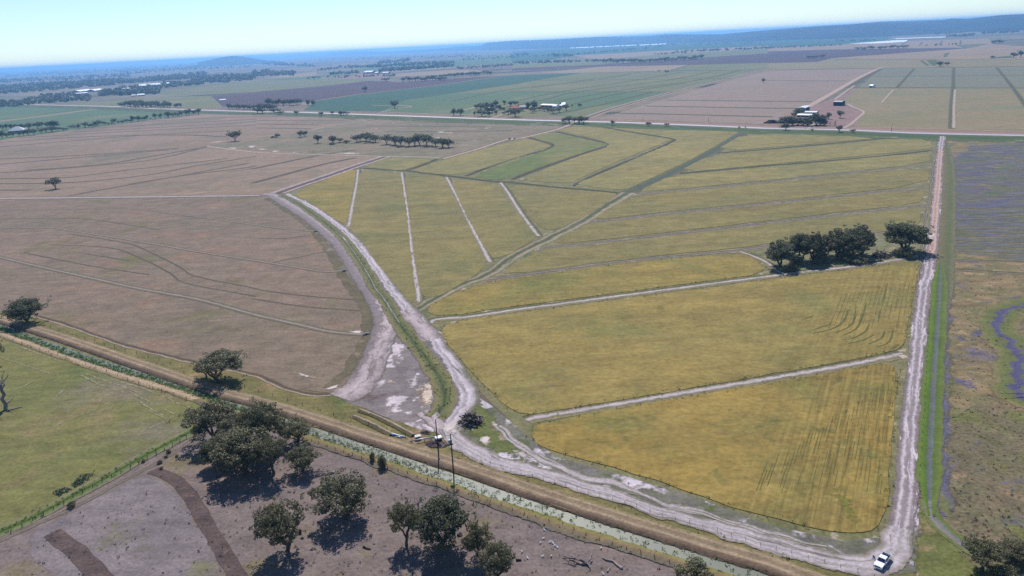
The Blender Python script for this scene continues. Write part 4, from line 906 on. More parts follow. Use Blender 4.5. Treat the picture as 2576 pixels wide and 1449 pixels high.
def proto_tree(seed, H=12.0, W=13.0, n=22, per=300, z0=3.2, dome=0.5, leaf=0.46, cl=0.17, forks=3, mat=None, flat=0.7, lean=0.0):
    rg = random.Random(seed)
    cl_pts = crown_clumps(rg, H, W, n, z0, dome)
    tb = bmesh.new()
    top = Vector((lean, rg.uniform(-.4, .4), z0 * 0.62))
    limb(tb, Vector((0, 0, -0.3)), top, 0.052 * H, 0.038 * H, rg, 0.05, 4, 0, 0, 7)
    fk = []
    for i in range(forks):
        a = 2 * math.pi * i / forks + rg.uniform(-.5, .5)
        e = Vector((math.cos(a) * W * 0.2 + lean, math.sin(a) * W * 0.2, z0 + (H - z0) * rg.uniform(0.22, 0.4)))
        limb(tb, top, e, 0.03 * H, 0.018 * H, rg, 0.1, 4)
        fk.append(e)
    for p in cl_pts:
        e = min(fk, key=lambda q: (q - p).length)
        limb(tb, e, p, 0.014 * H, 0.004 * H, rg, 0.12, 3, 0, 0, 4)
    cb = bmesh.new()
    lay = cb.loops.layers.color.new("tint")
    for p in cl_pts:
        r = W * cl * rg.uniform(0.6, 1.4)
        t = rg.random()
        leaves(cb, lay, p, r, int(per * (r / (W * cl)) ** 2), leaf, rg, flat, 0, t)
        for _ in range(3):                                  # ragged outer sprays
            q = p + Vector((rg.gauss(0, .8) * r, rg.gauss(0, .8) * r, rg.gauss(0.1, .5) * r))
            leaves(cb, lay, q, r * 0.42, int(per * 0.16), leaf * 0.9, rg, flat, 0, min(1, max(0, t + rg.uniform(-.25, .25))))
    return (mesh_of(tb, "trunk", [m_bark]), mesh_of(cb, "crown", [mat or m_leaf]), H, W)
P_GUM = [proto_tree(s, lean=l, forks=f, n=n, per=170, cl=c, dome=0.35, z0=z) for s, l, f, n, c, z in ((11, .8, 3, 30, .115, 2.6), (12, -1.2, 4, 34, .11, 2.2), (13, .3, 3, 26, .12, 3.0), (14, 1.3, 4, 32, .112, 2.2))]
P_BUSHY = [proto_tree(s, 12, 12, 40, 200, 1.5, 0.35, 0.46, 0.13, 4, m, lean=l) for s, m, l in ((21, m_leafd, .5), (22, m_leaf, -.6))]
P_GROVE = [proto_tree(s, 13, 10.5, 32, 190, 1.6, 0.3, 0.46, 0.13, 3, m, lean=l) for s, m, l in ((31, m_leafd, .4), (32, m_leaf, -.5), (33, m_leafd, .9))]
P_SHRUB = [proto_tree(s, 3.2, 4.4, 12, 150, 0.3, 0.5, 0.3, 0.22, 4, m_leaf, 0.8) for s in (41, 42)]
P_MID = [proto_tree(s, 10, 11, 12, 70, z, 0.5, 0.85, 0.19, 3, m_leafd) for s, z in ((51, 2.6), (52, 3.0), (53, 2.2), (54, 3.2))]
P_LOW = [proto_tree(s, 10, 9, 16, 70, 0.5, 0.4, 0.85, 0.2, 3, m_leafd) for s in (81, 82, 83)]
P_CONE = [proto_tree(61, 13, 6, 14, 60, 1.0, 0.9, 0.85, 0.24, 2, m_leafd, 1.1)]
P_GREEN = [proto_tree(71, 9, 11, 14, 80, 1.2, 0.5, 0.85, 0.2, 3, m_leafg)]
def put_tree(proto, x, y, ytop, wpx, label, group=None, name="gum_tree", cat="tree", rz=None, dx=0.0, ybase=None):
    p = G(x, y)
    tr, cr, H, W = proto
    h = height_to(p, ytop)
    w = wpx / scale_at(p)
    o = empty(name, p, random.uniform(0, 6.28) if rz is None else rz)
    o.scale = (w / W, w / W, h / H)
    tag(o, label, cat, group)
    link_mesh("trunk", tr, o); link_mesh("crown", cr, o)
    return o
g = "gum trees in the bare paddock"
put_tree(P_BUSHY[0], 66, 814, 750, 86, "lone dark round tree beside the left end of the straw levee", rz=1.0)
put_tree(P_GUM[0], -6, 915, 838, 46, "tree cut by the left edge of the frame above the dead tree", rz=2.0)
put_tree(P_GUM[1], 557, 960, 884, 118, "two-stemmed gum casting its shadow over the straw levee and canal", rz=0.4)
put_tree(P_GUM[2], 520, 950, 905, 52, "small gum tucked against the left side of the two-stemmed gum", rz=3.0)
cg = "gum trees of the big clump south of the canal"
for pr, x, y, yt, w, l, rz in ((P_GUM[0], 532, 1112, 1016, 128, "big spreading gum at the left end of the clump by the canal", .3),
     (P_GUM[3], 669, 1122, 1008, 112, "tallest gum at the back of the clump, top against the levee", 1.3), (P_GUM[1], 618, 1128, 1036, 112, "gum in the middle of the clump, behind the front ones", 2.2),
     (P_BUSHY[1], 622, 1188, 1078, 150, "broad dense gum in the front middle of the clump", 0.9), (P_GUM[2], 690, 1193, 1088, 92, "front gum of the clump with bare trunk standing in shadow", 4.0),
     (P_GUM[0], 762, 1184, 1122, 88, "low gum at the right end of the clump beside fallen branches", 5.0), (P_BUSHY[0], 546, 1174, 1106, 76, "small bushy gum at the front left of the clump", 2.0), (P_GUM[1], 745, 1112, 1052, 84, "olive gum at the back right of the clump near the canal", 3.4)):
    put_tree(pr, x, y, yt, w, l, cg, rz=rz)
put_tree(P_GUM[3], 862, 1304, 1200, 156, "wide airy gum between the clump and the fallen branches", g, rz=0.2)
put_tree(P_GUM[1], 720, 1388, 1260, 126, "gum with leaning bare trunk and a dropped grey limb at its foot", g, rz=2.6)
put_tree(P_GUM[2], 1022, 1372, 1264, 92, "upright gum, left of a tight group of four", g, rz=1.1)
put_tree(P_BUSHY[0], 1111, 1382, 1252, 136, "largest gum, second of a tight group of four", g, rz=0.7)
put_tree(P_GUM[0], 1204, 1402, 1314, 76, "slim gum, third of a tight group of four", g, rz=3.9)
put_tree(P_GUM[3], 1250, 1456, 1368, 100, "low olive gum, rightmost of a tight group of four", g, rz=5.2)
put_tree(P_GUM[2], 2468, 1436, 1360, 104, "pale gum at the bottom right corner beyond the dry creek", rz=0.9)
put_tree(P_BUSHY[1], 2552, 1410, 1364, 76, "dark gum at the right edge behind the pale corner gum", rz=0.5)
put_tree(P_SHRUB[0], 1748, 1462, 1418, 84, "grey bush on the canal bank at the bottom edge of the view", None, "bush", "bush")
put_tree(P_SHRUB[1], 961, 1178, 1146, 24, "slim bush between fence and canal, in front of the reeds", None, "bush", "bush")
put_tree(P_SHRUB[0], 939, 1162, 1138, 14, "thin grey bush just left of the slim canal bush", None, "bush", "bush")
put_tree(P_SHRUB[1], 180, 1276, 1262, 20, "dark low bush on the worn track beside the green ditch", None, "bush", "bush")
put_tree(P_SHRUB[0], 2525, 1462, 1430, 70, "dark bush at the foot of the corner gum", None, "bush", "bush")
for x, y, yt, w in ((425, 1140, 1131, 12), (361, 1163, 1156, 10), (403, 1166, 1158, 13), (406, 1181, 1174, 9), (418, 1152, 1146, 9), (445, 1150, 1144, 9)):
    put_tree(P_SHRUB[1], x, y, yt, w, "small dark weed bush on the bare ground between the green ditch and the gum clump", "weed bushes by the green ditch", "weed_bush", "bush")
# the grove beside the east road
gg = "trees of the dark grove by the east road"
for pr, x, y, yt, w, l in ((P_GROVE[0], 1960, 672, 602, 66, "tree at the left end of the dark grove"), (P_GROVE[1], 2014, 658, 585, 58, "second tree from the left in the dark grove"), (P_GROVE[2], 2042, 659, 580, 62, "third tree from the left in the dark grove"),
      (P_GROVE[0], 2106, 646, 572, 64, "tree in the middle of the dark grove with a domed top"), (P_GROVE[1], 2074, 650, 590, 50, "shorter tree in the middle of the dark grove"), (P_BUSHY[1], 2140, 648, 588, 70, "bushy tree at the front right of the dark grove"), (P_GROVE[2], 2163, 640, 562, 66, "tallest tree at the right end of the dark grove")):
    put_tree(pr, x, y, yt, w * 1.18, l, gg)
put_tree(P_BUSHY[0], 2276, 634, 556, 98, "large dark tree standing alone beside the east dirt road", rz=1.7)
put_tree(P_SHRUB[0], 2279, 646, 622, 50, "green bush at the foot of the large roadside tree", None, "bush", "bush")
put_tree(P_SHRUB[1], 2160, 662, 645, 54, "low bush in front of the grove on the pale track", None, "bush", "bush")
put_tree(P_SHRUB[0], 1988, 682, 664, 34, "low bush at the left foot of the grove", None, "bush", "bush")
for x, y, yt, w in ((2000, 664, 640, 40), (2062, 660, 634, 44), (2124, 654, 630, 40)):
    put_tree(P_SHRUB[1], x, y, yt, w, "dark understorey bush between the trunks of the dark grove", "understorey of the dark grove", "bush", "bush")
# middle distance
for i, (x, y, yt, w, l) in enumerate(((592, 355, 327, 30, "lone rounded tree beside a white clay pan in the brown paddock"), (140, 475, 446, 34, "lone windswept tree leaning left above the pale farm track"),
      (698, 346.5, 336, 13, "small dark tree at the left start of the scattered paddock trees"), (756, 346, 328.5, 16, "left tree of a touching pair in the grazing paddock"), (767, 344, 328.5, 15, "right tree of a touching pair in the grazing paddock"),
      (800, 360, 338, 21, "single dark tree right of the touching pair"), (838, 361, 341, 25, "broad tree followed by low bushes to its right"), (855, 358.5, 346, 22, "low tree behind the broad tree and its bushes"),
      (993, 273, 252, 19, "lone round tree in the teal crop beyond the highway"), (919, 232, 216, 14, "lone tree in the purple fallow field"), (1920, 208, 197, 11, "lone tree in the pink stubble beyond the highway"),
      (1658, 180.5, 176, 6, "tiny left tree of two on the olive crop's far edge"), (1677, 183.5, 176, 12, "right tree of two on the olive crop's far edge"), (1541, 315, 302, 11, "narrow dark tree on the near highway verge"),
      (1631, 317, 307, 13, "round bush-like tree on the near highway verge"), (1677, 317.5, 309.5, 12, "low roadside tree right of the round one"), (1860, 323.5, 318, 6, "tiny tree on the verge above the diagonal channel"), (1875, 322.5, 318, 5, "tiniest tree on the verge just past the diagonal channel"),
      (1976, 328, 310, 17, "dark tree on the near verge opposite the white-roofed farm"), (2111, 333, 315, 17, "dark tree on the near verge right of the farm drive"), (2146, 333, 325, 14, "low bush-like tree on the near verge right of the dark tree"), (2043, 330.5, 324, 8, "small bush-like tree opposite the farm drive"),
      (2364, 167, 154, 22, "large dark tree at the far edge of the checkered fields"), (2382, 166.5, 155, 11, "smaller tree beside the large one on the checkered fields"), (2549, 146, 131, 17, "dark tree on the right horizon fields"), (2567, 145, 126, 15, "tall tree at the right edge of the horizon fields"), (2496, 146.5, 140, 14, "low dark tree left of the right-edge pair"))):
    put_tree(P_MID[i % 4], x, y, yt, w, l)
pg = "paddock trees in a broken row across the grazing paddock"
ROW = ((898, 358.5, 338, 19), (906, 355, 338, 14), (921, 355, 333, 21), (931, 357.5, 336, 23), (945, 358.5, 340, 19), (973, 363, 338, 24), (994, 365, 341, 26), (1009, 367, 343, 22), (1029, 368, 343, 24), (1044, 367, 341, 24), (1056, 365, 336, 26), (1074, 367, 338, 26), (1096, 368, 347, 23), (1114, 371.5, 346, 29), (1129, 371.5, 350, 21))
for i, (x, y, yt, w) in enumerate(ROW):
    l = "paddock tree in the loose left cluster of the row" if i < 5 else ("paddock tree in the long middle cluster of the row" if i < 12 else "paddock tree in the domed right cluster of the row")
    put_tree(P_MID[i % 4], x, y, yt, w * 1.25, l, pg)
for x, y, yt, w, l in ((688, 346.5, 342, 14, "low bush left of the first small paddock tree"), (872, 360, 352, 16, "low bush at the tail of the broad paddock tree"), (1004, 371, 366.5, 12, "dark low bush in front of the long tree cluster"), (836, 364, 358, 14, "dark bush at the foot of the broad paddock tree")):
    put_tree(P_SHRUB[0], x, y, yt, w, l, None, "bush", "bush")
# roadside and homestead trees, each its own object
def y_mid(l): return sum(a[1] for a in l) / len(l)
def many(lst, lab, grp, protos, name="farm_tree"):
    k = 1.3 if y_mid(lst) < 320 else 1.1
    for i, (x, y, yt, w) in enumerate(lst): put_tree(protos[i % len(protos)], x, y, yt - (y - yt) * 0.08, w * k, lab, grp, name)
many([(808, 291.5, 281.5, 9), (836, 288.5, 280, 9), (857, 291, 280, 10), (864, 290, 281, 9), (872, 289, 281.5, 12), (746, 289, 279, 11), (691, 284, 273, 20), (705, 288, 280, 14), (648, 286, 271, 18), (660, 285, 274, 16)], "small tree along the highway west of the first homestead", "trees along the highway", P_MID)
many([(1422, 311, 296, 15), (1432, 311.5, 293, 20), (1445, 309, 296, 14), (1457, 311.5, 293, 20), (1468, 311.5, 294, 18)], "grey-green tree at the highway junction above the crop block", "trees at the highway junction", P_MID)
Z3 = lambda *l: [(1932 + a / 12, 241.5 + b / 12, 241.5 + t / 12, w) for a, b, t, w in l]
many(Z3((500, 900, 600, 26), (740, 890, 640, 18), (900, 890, 640, 21), (1050, 890, 640, 21), (1190, 905, 650, 21), (610, 900, 610, 18)), "tree in the dense front hedge of the white-roofed farm", "hedge trees of the white-roofed farm", P_LOW)
many(Z3((1460, 885, 510, 23), (1570, 890, 580, 21), (1420, 700, 560, 15), (1690, 700, 580, 13), (1700, 895, 690, 11)), "tree clustered right of the white-roofed farm's drive", "trees right of the farm drive", P_LOW)
many(Z3((950, 540, 350, 19), (880, 560, 400, 16), (800, 620, 500, 13)), "tree behind the white-roofed farm near the silver shed", "trees behind the white-roofed farm", P_GREEN)
for (x, y, yt, w), l in zip(Z3((1830, 700, 490, 14), (2170, 665, 430, 19)), ("dark tree in the yard between the drive and the lone yard tree", "large round tree alone in the farm yard")):
    put_tree(P_MID[1], x, y, yt, w, l, None, "farm_tree")
Z5 = lambda *l: [(1127 + a * .1458, 241.5 + b * .1458, 241.5 + t * .1458, w) for a, b, t, w in l]
many(Z5((560, 230, 105, 10), (830, 200, 55, 10), (975, 145, 60, 7), (1080, 180, 75, 8)), "tall narrow dark tree at the back of the first homestead", "narrow trees of the first homestead", P_CONE)
many(Z5((640, 250, 115, 20), (750, 250, 120, 15), (500, 220, 150, 12), (1160, 170, 85, 16), (690, 290, 170, 14), (1215, 200, 150, 8)), "tree behind the house at the first homestead", "trees behind the first homestead", P_MID)
many(Z5((585, 352, 240, 20), (710, 357, 265, 13), (830, 320, 250, 9), (1040, 320, 240, 13), (1160, 362, 215, 25), (460, 350, 265, 5), (885, 245, 155, 9), (770, 290, 200, 12), (960, 325, 275, 8)), "tree on the lawn in front of the first homestead", "trees in front of the first homestead", P_MID)
many(Z5((1290, 260, 190, 14), (1390, 222, 110, 14), (1490, 255, 95, 16), (1460, 292, 190, 14), (1580, 255, 180, 11), (1660, 265, 195, 12), (1730, 275, 200, 12), (1810, 300, 210, 17), (1920, 282, 200, 12), (2040, 252, 150, 14), (1100, 300, 220, 14), (1840, 190, 140, 8)), "tree around the white-roofed shed of the first homestead", "trees around the homestead shed", P_MID)
many(Z5((930, 235, 190, 9), (965, 245, 195, 8)), "bright green garden tree at the first homestead", "garden trees of the first homestead", P_GREEN)
for (x, y, yt, w), l in zip(Z5((100, 342, 215, 15), (215, 342, 215, 19), (1940, 150, 115, 9), (2135, 182, 145, 8), (2270, 190, 130, 10)), ("dark tree at the left end of the first homestead by the highway", "spreading tree second from the left end of the first homestead", "tree behind the homestead's small roofs", "small tree right of the homestead's small roofs", "round dark bush-like tree at the right end of the homestead")):
    put_tree(P_MID[2], x, y, yt, w, l, None, "farm_tree")
Z6 = lambda *l: [(a / 6.0, 201.2 + b / 6.0, 201.2 + t / 6.0, w / 6.0) for a, b, t, w in l]
many(Z6((1085, 722, 680, 85), (1130, 722, 695, 50), (1190, 742, 670, 52), (1290, 717, 640, 85), (1345, 717, 670, 42), (1395, 712, 660, 55), (1440, 702, 660, 45), (1480, 697, 615, 85), (1555, 677, 625, 45), (1595, 682, 635, 38), (1637, 684, 648, 28), (1690, 672, 635, 40), (1727, 665, 580, 58), (1790, 662, 615, 28), (1850, 655, 610, 58), (1915, 647, 590, 44), (1975, 642, 595, 38), (2010, 637, 540, 62), (2090, 622, 548, 62), (2135, 612, 565, 38), (2180, 612, 555, 44), (2220, 607, 535, 44), (2273, 602, 575, 16), (2345, 592, 505, 52), (2430, 582, 505, 48), (2545, 572, 485, 58))
     + [(x / 4, 67 + y / 4, 67 + t / 4, w / 4) for x, y, t, w in ((1690, 917, 860, 45), (1745, 912, 868, 45), (1785, 907, 862, 45), (1830, 902, 848, 42), (1880, 892, 838, 45), (1905, 890, 830, 45), (1950, 887, 840, 42), (2000, 882, 825, 48))],
     "tree in the long row between the green paddock and the brown stubble", "trees of the long boundary row", P_MID, "row_tree")
many(Z6((40, 762, 670, 55), (100, 752, 665, 65), (170, 752, 668, 65), (240, 747, 670, 60), (310, 747, 668, 60), (350, 742, 665, 55), (440, 742, 655, 115), (570, 737, 640, 95), (630, 722, 635, 65), (720, 722, 640, 80)), "tree behind the pale-roofed house at the left edge", "trees behind the left house", P_MID, "garden_tree")
many(Z6((-20, 900, 790, 80), (40, 892, 770, 85), (110, 872, 800, 75), (200, 862, 782, 75), (290, 852, 772, 75), (360, 842, 765, 75), (430, 837, 745, 95), (520, 832, 745, 85), (630, 810, 735, 62), (700, 792, 720, 85), (790, 787, 700, 115), (870, 775, 710, 80), (960, 767, 720, 75), (1010, 755, 730, 45)), "tree in front of the pale-roofed house at the left edge", "trees in front of the left house", P_MID, "garden_tree")
put_tree(P_BUSHY[0], 137, 323, 302, 24, "largest darkest tree right of the pale-roofed left house", None, "garden_tree")
# far groves where single crowns can still be told apart
def grove(x0, y0, x1, y1, n, h, w, lab, grp, seed, name="far_tree", dy=2.0):
    rg = random.Random(seed)
    for i in range(n):
        t = (i + rg.uniform(0.1, 0.9)) / n
        x, y = x0 + (x1 - x0) * t, y0 + (y1 - y0) * t + rg.uniform(-dy, dy * 0.4)
        put_tree(P_MID[rg.randrange(4)], x, y, y - h * rg.uniform(0.9, 1.3), w * rg.uniform(1.1, 1.6), lab, grp, name)
grove(306, 269, 430, 271, 22, 13, 12, "tree of the dense plantation strip beside the highway at left", "plantation strip beside the highway", 1, dy=3)
grove(438, 270, 456, 271, 4, 10, 6, "thin tree at the right end of the plantation strip", "thin trees of the plantation strip", 2)
grove(575, 275, 640, 277, 10, 11, 9, "dark tree in the cluster where the row meets the highway", "cluster where the row meets the highway", 3)
grove(648, 279, 690, 276, 8, 14, 11, "tree left of the green garden on the highway", "trees left of the highway garden", 4)
grove(672, 265, 760, 265, 15, 14, 10, "tall tree behind the green garden on the highway", "trees behind the highway garden", 5)
for x, y, yt, w in ((676, 262, 242, 11), (776, 265, 249, 10), (788, 265, 250, 11)): put_tree(P_CONE[0] if x < 700 else P_GREEN[0], x, y, yt, w, "tallest dark tree of the highway garden" if x < 700 else "pale green tree at the right end of the highway garden", None if x < 700 else "pale garden trees", "garden_tree")
grove(1008, 205, 1120, 203, 16, 9, 9, "tree in the dense block beyond the purple fallow", "block beyond the purple fallow", 6)
grove(1075, 200, 1240, 187, 18, 9, 9, "tree in the belt running right from the dense block", "belt right of the dense block", 7)
put_tree(P_MID[0], 971, 205, 195, 20, "rounded thicket left of the dense block beyond the fallow", None, "far_tree")
grove(1517, 158.5, 1610, 159, 13, 10, 11, "tree in the left half of the long dark grove beyond the olive crop", "long dark grove, left half", 8, dy=1.5)
grove(1610, 159, 1768, 149, 17, 9, 12, "tree in the right half of the long dark grove beyond the olive crop", "long dark grove, right half", 9, dy=1.5)
grove(2152, 125.5, 2285, 121, 13, 7, 10, "tree in the dark belt across the right tan fields", "belt across the right tan fields", 10, dy=1)
grove(2030, 148, 2072, 146, 4, 7, 9, "tree on the end of the right purple fallow", "trees on the right fallow", 11, dy=1)
grove(2494, 110, 2524, 109.5, 4, 8, 10, "tree in the dark clump beside the right reddish road", "clump beside the right road", 12, dy=1)
# dead trees
def dead_tree(name, x, y, ytop, wpx, label, seed, mat, grp=None):
    rg = random.Random(seed)
    p = G(x, y)
    h, w = height_to(p, ytop), wpx / scale_at(p)
    bm = bmesh.new()
    top = Vector((0.1 * w, 0, h * 0.55))
    pts = limb(bm, Vector((0, 0, -0.2)), top, 0.045 * h, 0.024 * h, rg, 0.06, 5, 0, 0, 6)
    for k in range(9):
        b = pts[rg.randrange(1, len(pts))]
        e = Vector((rg.uniform(-.5, .5) * w, rg.uniform(-.4, .4) * w, b.z + h * rg.uniform(0.1, 0.45)))
        e.z = min(e.z, h)
        q = limb(bm, b, e, 0.018 * h, 0.006 * h, rg, 0.14, 4, 0, 0, 4)
        for _ in range(3):
            c = q[rg.randrange(1, len(q))]
            limb(bm, c, c + Vector((rg.uniform(-.2, .2) * w, rg.uniform(-.2, .2) * w, rg.uniform(-.02, .15) * h)), 0.007 * h, 0.003 * h, rg, 0.1, 2, 0, 0, 3)
    o = link_mesh(name, mesh_of(bm, name, [mat]))
    o.location = p
    return tag(o, label, "dead tree", grp)
dead_tree("dead_tree", 14, 1030, 917, 62, "bare grey dead tree at the left edge in the green paddock", 5, m_dead)
dead_tree("dead_tree", 1052, 1292, 1240, 24, "thin bare dead sapling behind the tight group of four gums", 6, m_dead)
dead_tree("dead_tree", 788, 386, 376, 5, "thin dead stick tree beside the clay pans", 7, m_dead)
dead_tree("dead_tree", 2087, 317, 304, 9, "bare tree leaning left of the farm's dirt yard", 8, m_bark)
dead_tree("dead_tree", 2099.5, 317, 297, 10, "taller bare tree right of the leaning one at the farm yard", 9, m_bark)
# fallen timber
def timber(name, x, y, wpx, dpx, n, r, label, seed, mat, cat="fallen timber", hgt=1.0, hub=None):
    rg = random.Random(seed)
    p = G(x, y)
    w = wpx / scale_at(p); d = dpx / scale_at(p) * 1.6
    bm = bmesh.new()
    for k in range(n):
        if hub is not None:
            a = Vector((hub[0] * w, hub[1] * d, r * 1.2))
        else: a = Vector((rg.uniform(-.3, .3) * w, rg.uniform(-.3, .3) * d, rg.uniform(0, hgt)))
        e = Vector((rg.uniform(-.5, .5) * w, rg.uniform(-.5, .5) * d, rg.uniform(0.1, hgt)))
        if (e - a).length < w * 0.2: continue
        q = limb(bm, a, e, r * rg.uniform(.6, 1.1), r * 0.3, rg, 0.14, 5, 0.04, rg.randrange(2) if mat is None else 0)
        for _ in range(2):
            c = q[rg.randrange(2, len(q))]
            limb(bm, c, c + Vector((rg.uniform(-.16, .16) * w, rg.uniform(-.2, .2) * d, rg.uniform(-.1, .3) * hgt)), r * .35, r * .15, rg, 0.12, 2, 0, 0, 4)
    o = link_mesh(name, mesh_of(bm, name, [m_dead, m_darkw] if mat is None else [mat]))
    o.location = p
    return tag(o, label, cat)
timber("fallen_branches", 815, 1190, 78, 26, 9, 0.2, "tangle of grey fallen branches on the ground right of the gum clump", 3, m_dead, hgt=1.2, hub=(.35, -.1))
timber("fallen_tree", 1455, 1418, 100, 34, 9, 0.26, "dead fallen tree with dark root hub and curling grey branches", 14, None, hgt=1.3, hub=(.22, -.1))
timber("fallen_limb", 736, 1398, 44, 14, 4, 0.2, "fallen grey limb at the foot of the leaning-trunk gum", 5, m_dead, hgt=0.5, hub=(-.45, .3))
timber("fallen_log", 1064, 1382, 22, 6, 3, 0.16, "short dark log lying left of the tight group of four gums", 6, m_darkw, hgt=0.3) if False else None
def log(pts, r, label, mat, seed=1):
    rg = random.Random(seed)
    bm = bmesh.new()
    P = [G(x, y) for x, y in pts]
    c = sum(P, Vector()) / len(P)
    tube(bm, [q - c + Vector((0, 0, r * 0.9)) for q in P], [r * (1 - 0.5 * i / (len(P) - 1)) for i in range(len(P))], 6)
    o = link_mesh("log", mesh_of(bm, "log", [mat]))
    o.location = c
    tag(o, label, "log")
log([(1565, 1432), (1553, 1424), (1542, 1414), (1524, 1410), (1515, 1404)], 0.3, "bent pale log lying right of the dead fallen tree", m_dead)
log([(1528, 1440), (1533, 1430)], 0.24, "short pale log under the bent log", m_dead)
log([(914, 1377), (924, 1382), (933, 1383)], 0.24, "dark short log in the open bare paddock", m_darkw)
log([(1298, 1411), (1312, 1411)], 0.3, "dark log right of the group of four gums", m_darkw)
log([(20, 1034), (40, 1029), (56, 1025)], 0.28, "pale log lying at the foot of the dead tree", m_dead)
log([(1010, 1128), (1014, 1128.5)], 0.1, "thin pale stick", m_dead) if False else None
def brush_pile(x, y, w_m, h_m, label, seed, n=90):
    rg = random.Random(seed)
    p = G(x, y)
    o = empty("brush_pile", p)
    tag(o, label, "brush pile")
    a, b = bmesh.new(), bmesh.new()
    for k in range(n):
        an, rr_ = rg.uniform(0, 6.28), math.sqrt(rg.random())
        c = Vector((math.cos(an) * rr_ * w_m * .42, math.sin(an) * rr_ * w_m * .38, h_m * (1 - rr_ * rr_) * rg.uniform(0.2, 1)))
        d = Vector((rg.gauss(0, 1), rg.gauss(0, 1), rg.gauss(0, .45))).normalized() * rg.uniform(.8, 2.2)
        s, e = c - d, c + d
        s.z, e.z = max(0.05, s.z), max(0.05, e.z)
        limb(a if k % 2 else b, s, e, rg.uniform(.1, .24), 0.06, rg, 0.12, 3, 0, 0, 4)
    link_mesh("dark_branches", mesh_of(a, "dark_branches", [m_darkw]), o)
    link_mesh("pale_branches", mesh_of(b, "pale_branches", [m_dead]), o)
brush_pile(1184, 1064, 8.2, 3.4, "dark heap of bulldozed branches beside the white dirt road junction", 4, 150)
brush_pile(2216, 646, 9.5, 3.4, "heap of grey branches between the grove and the roadside tree", 8, 120)
# blackened stump
def stump(x, y, ytop, label):
    p = G(x, y); h = height_to(p, ytop); rg = random.Random(2)
    bm = bmesh.new()
    tube(bm, [Vector((0, 0, -.1)), Vector((.05, 0, h * .4)), Vector((.2, .05, h * .75)), Vector((.15, 0, h))], [.55, .35, .3, .05], 7)
    limb(bm, Vector((.1, 0, h * .3)), Vector((.7, .1, h * .6)), .2, .08, rg)
    o = link_mesh("stump", mesh_of(bm, "stump", [m_darkw])); o.location = p
    tag(o, label, "stump")
stump(754, 1342, 1331, "black burnt stump on bare ground right of the leaning-trunk gum")
# reeds, tussocks, scrub and far woods: uncountable
def scatter(name, spots, label, cat, mat, size, per, rad, seed, hgt=0.6, one=True):
    rg = random.Random(seed)
    bm = bmesh.new(); lay = bm.loops.layers.color.new("tint")
    for (c, k) in spots:
        leaves(bm, lay, c + Vector((0, 0, hgt * 0.4 * k)), rad * k, per, size * k, rg, hgt / max(rad, .01) * .5)
    return tag(link_mesh(name, mesh_of(bm, name, [mat])), label, cat, None, 'stuff')
rg = random.Random(9)
m_reed = leaf_mat("reed", (118, 138, 84), (134, 148, 90), (120, 130, 98))
m_reedg = leaf_mat("water_weed", (104, 146, 60), (116, 154, 64), (108, 140, 76))
cp = smooth_path(CW)
spots, spots2 = [], []
for i, c in enumerate(cp[:-1]):
    t = (cp[i + 1] - c); L = t.length; t.normalize(); nr = Vector((t.y, -t.x, 0))
    x, y = px_of(c)
    dens = 5.5 if x < 620 else (6.5 if x < 1100 else (4.0 if x < 1400 else 1.2))
    for _ in range(int(dens * L) + (rg.random() < (dens * L) % 1)):
        q = c + t * rg.uniform(0, L) + nr * rg.triangular(-2.9, 2.9, 0.4) + Vector((0, 0, 0.13))
        (spots2 if (x < 620 and rg.random() < .75) else spots).append((q, rg.uniform(.6, 1.2)))
scatter("reeds", spots, "green reed tufts growing in the milky canal water", "reeds", m_reed, 0.34, 8, 0.5, 3, 0.7)
scatter("water_weed", spots2, "bright green weed covering the upper canal", "water weed", m_reedg, 0.5, 9, 0.7, 4, 0.5)
m_tus = leaf_mat("tussock", (110, 104, 80), (128, 116, 88), (108, 104, 92))
def in_poly(x, y, p):
    r = False
    for i in range(len(p)):
        (x1, y1), (x2, y2) = p[i], p[i - 1]
        if (y1 > y) != (y2 > y) and x < (x2 - x1) * (y - y1) / (y2 - y1) + x1: r = not r
    return r
def fill(poly, n, rg, kmin=.5, kmax=1.3):
    xs, ys = [a for a, b in poly], [b for a, b in poly]
    out = []
    while len(out) < n:
        x, y = rg.uniform(min(xs), max(xs)), rg.uniform(min(ys), max(ys))
        if in_poly(x, y, poly): out.append((G(x, y, .08), rg.uniform(kmin, kmax)))
    return out
scatter("tussocks", fill([(10, 1390), (385, 1190), (470, 1120), (900, 1180), (1440, 1330), (1700, 1449), (20, 1449)], 420, rg), "small dry tussocks over the bare paddock", "tussocks", m_tus, 0.3, 7, 0.3, 5, 0.35)
scatter("heath", fill([(2400, 1000), (2576, 1000), (2576, 1449), (2450, 1440), (2385, 1300)], 260, rg) + fill([(2400, 680), (2576, 680), (2576, 1000), (2390, 1000)], 130, rg), "grey-purple tussocks over the east paddock", "tussocks", leaf_mat("heath_tuft", (118, 112, 104), (136, 126, 100), (116, 110, 128)), 0.32, 8, 0.36, 6, 0.35)
scatter("blue_weeds", fill([(178, 1222), (195, 1200), (240, 1186), (232, 1200), (190, 1228)], 90, rg) + fill([(136, 1240), (160, 1228), (178, 1232), (150, 1250)], 50, rg), "patch of blue-green weeds in the green paddock beside the ditch", "weeds", leaf_mat("weed_leaf", (84, 108, 76), (98, 116, 80), (88, 104, 88)), 0.4, 8, 0.5, 15, 0.5)
edge = []
for l, w in ((SB, 1.6), (LB, 4.6), (GD, 3.2), (DT, 2.0)):
    for c in smooth_path(l):
        for _ in range(3 if c.length < 420 else 1):
            edge.append((c + Vector((rg.uniform(-w, w), rg.uniform(-w, w), 0.3)), rg.uniform(.5, 1.2)))
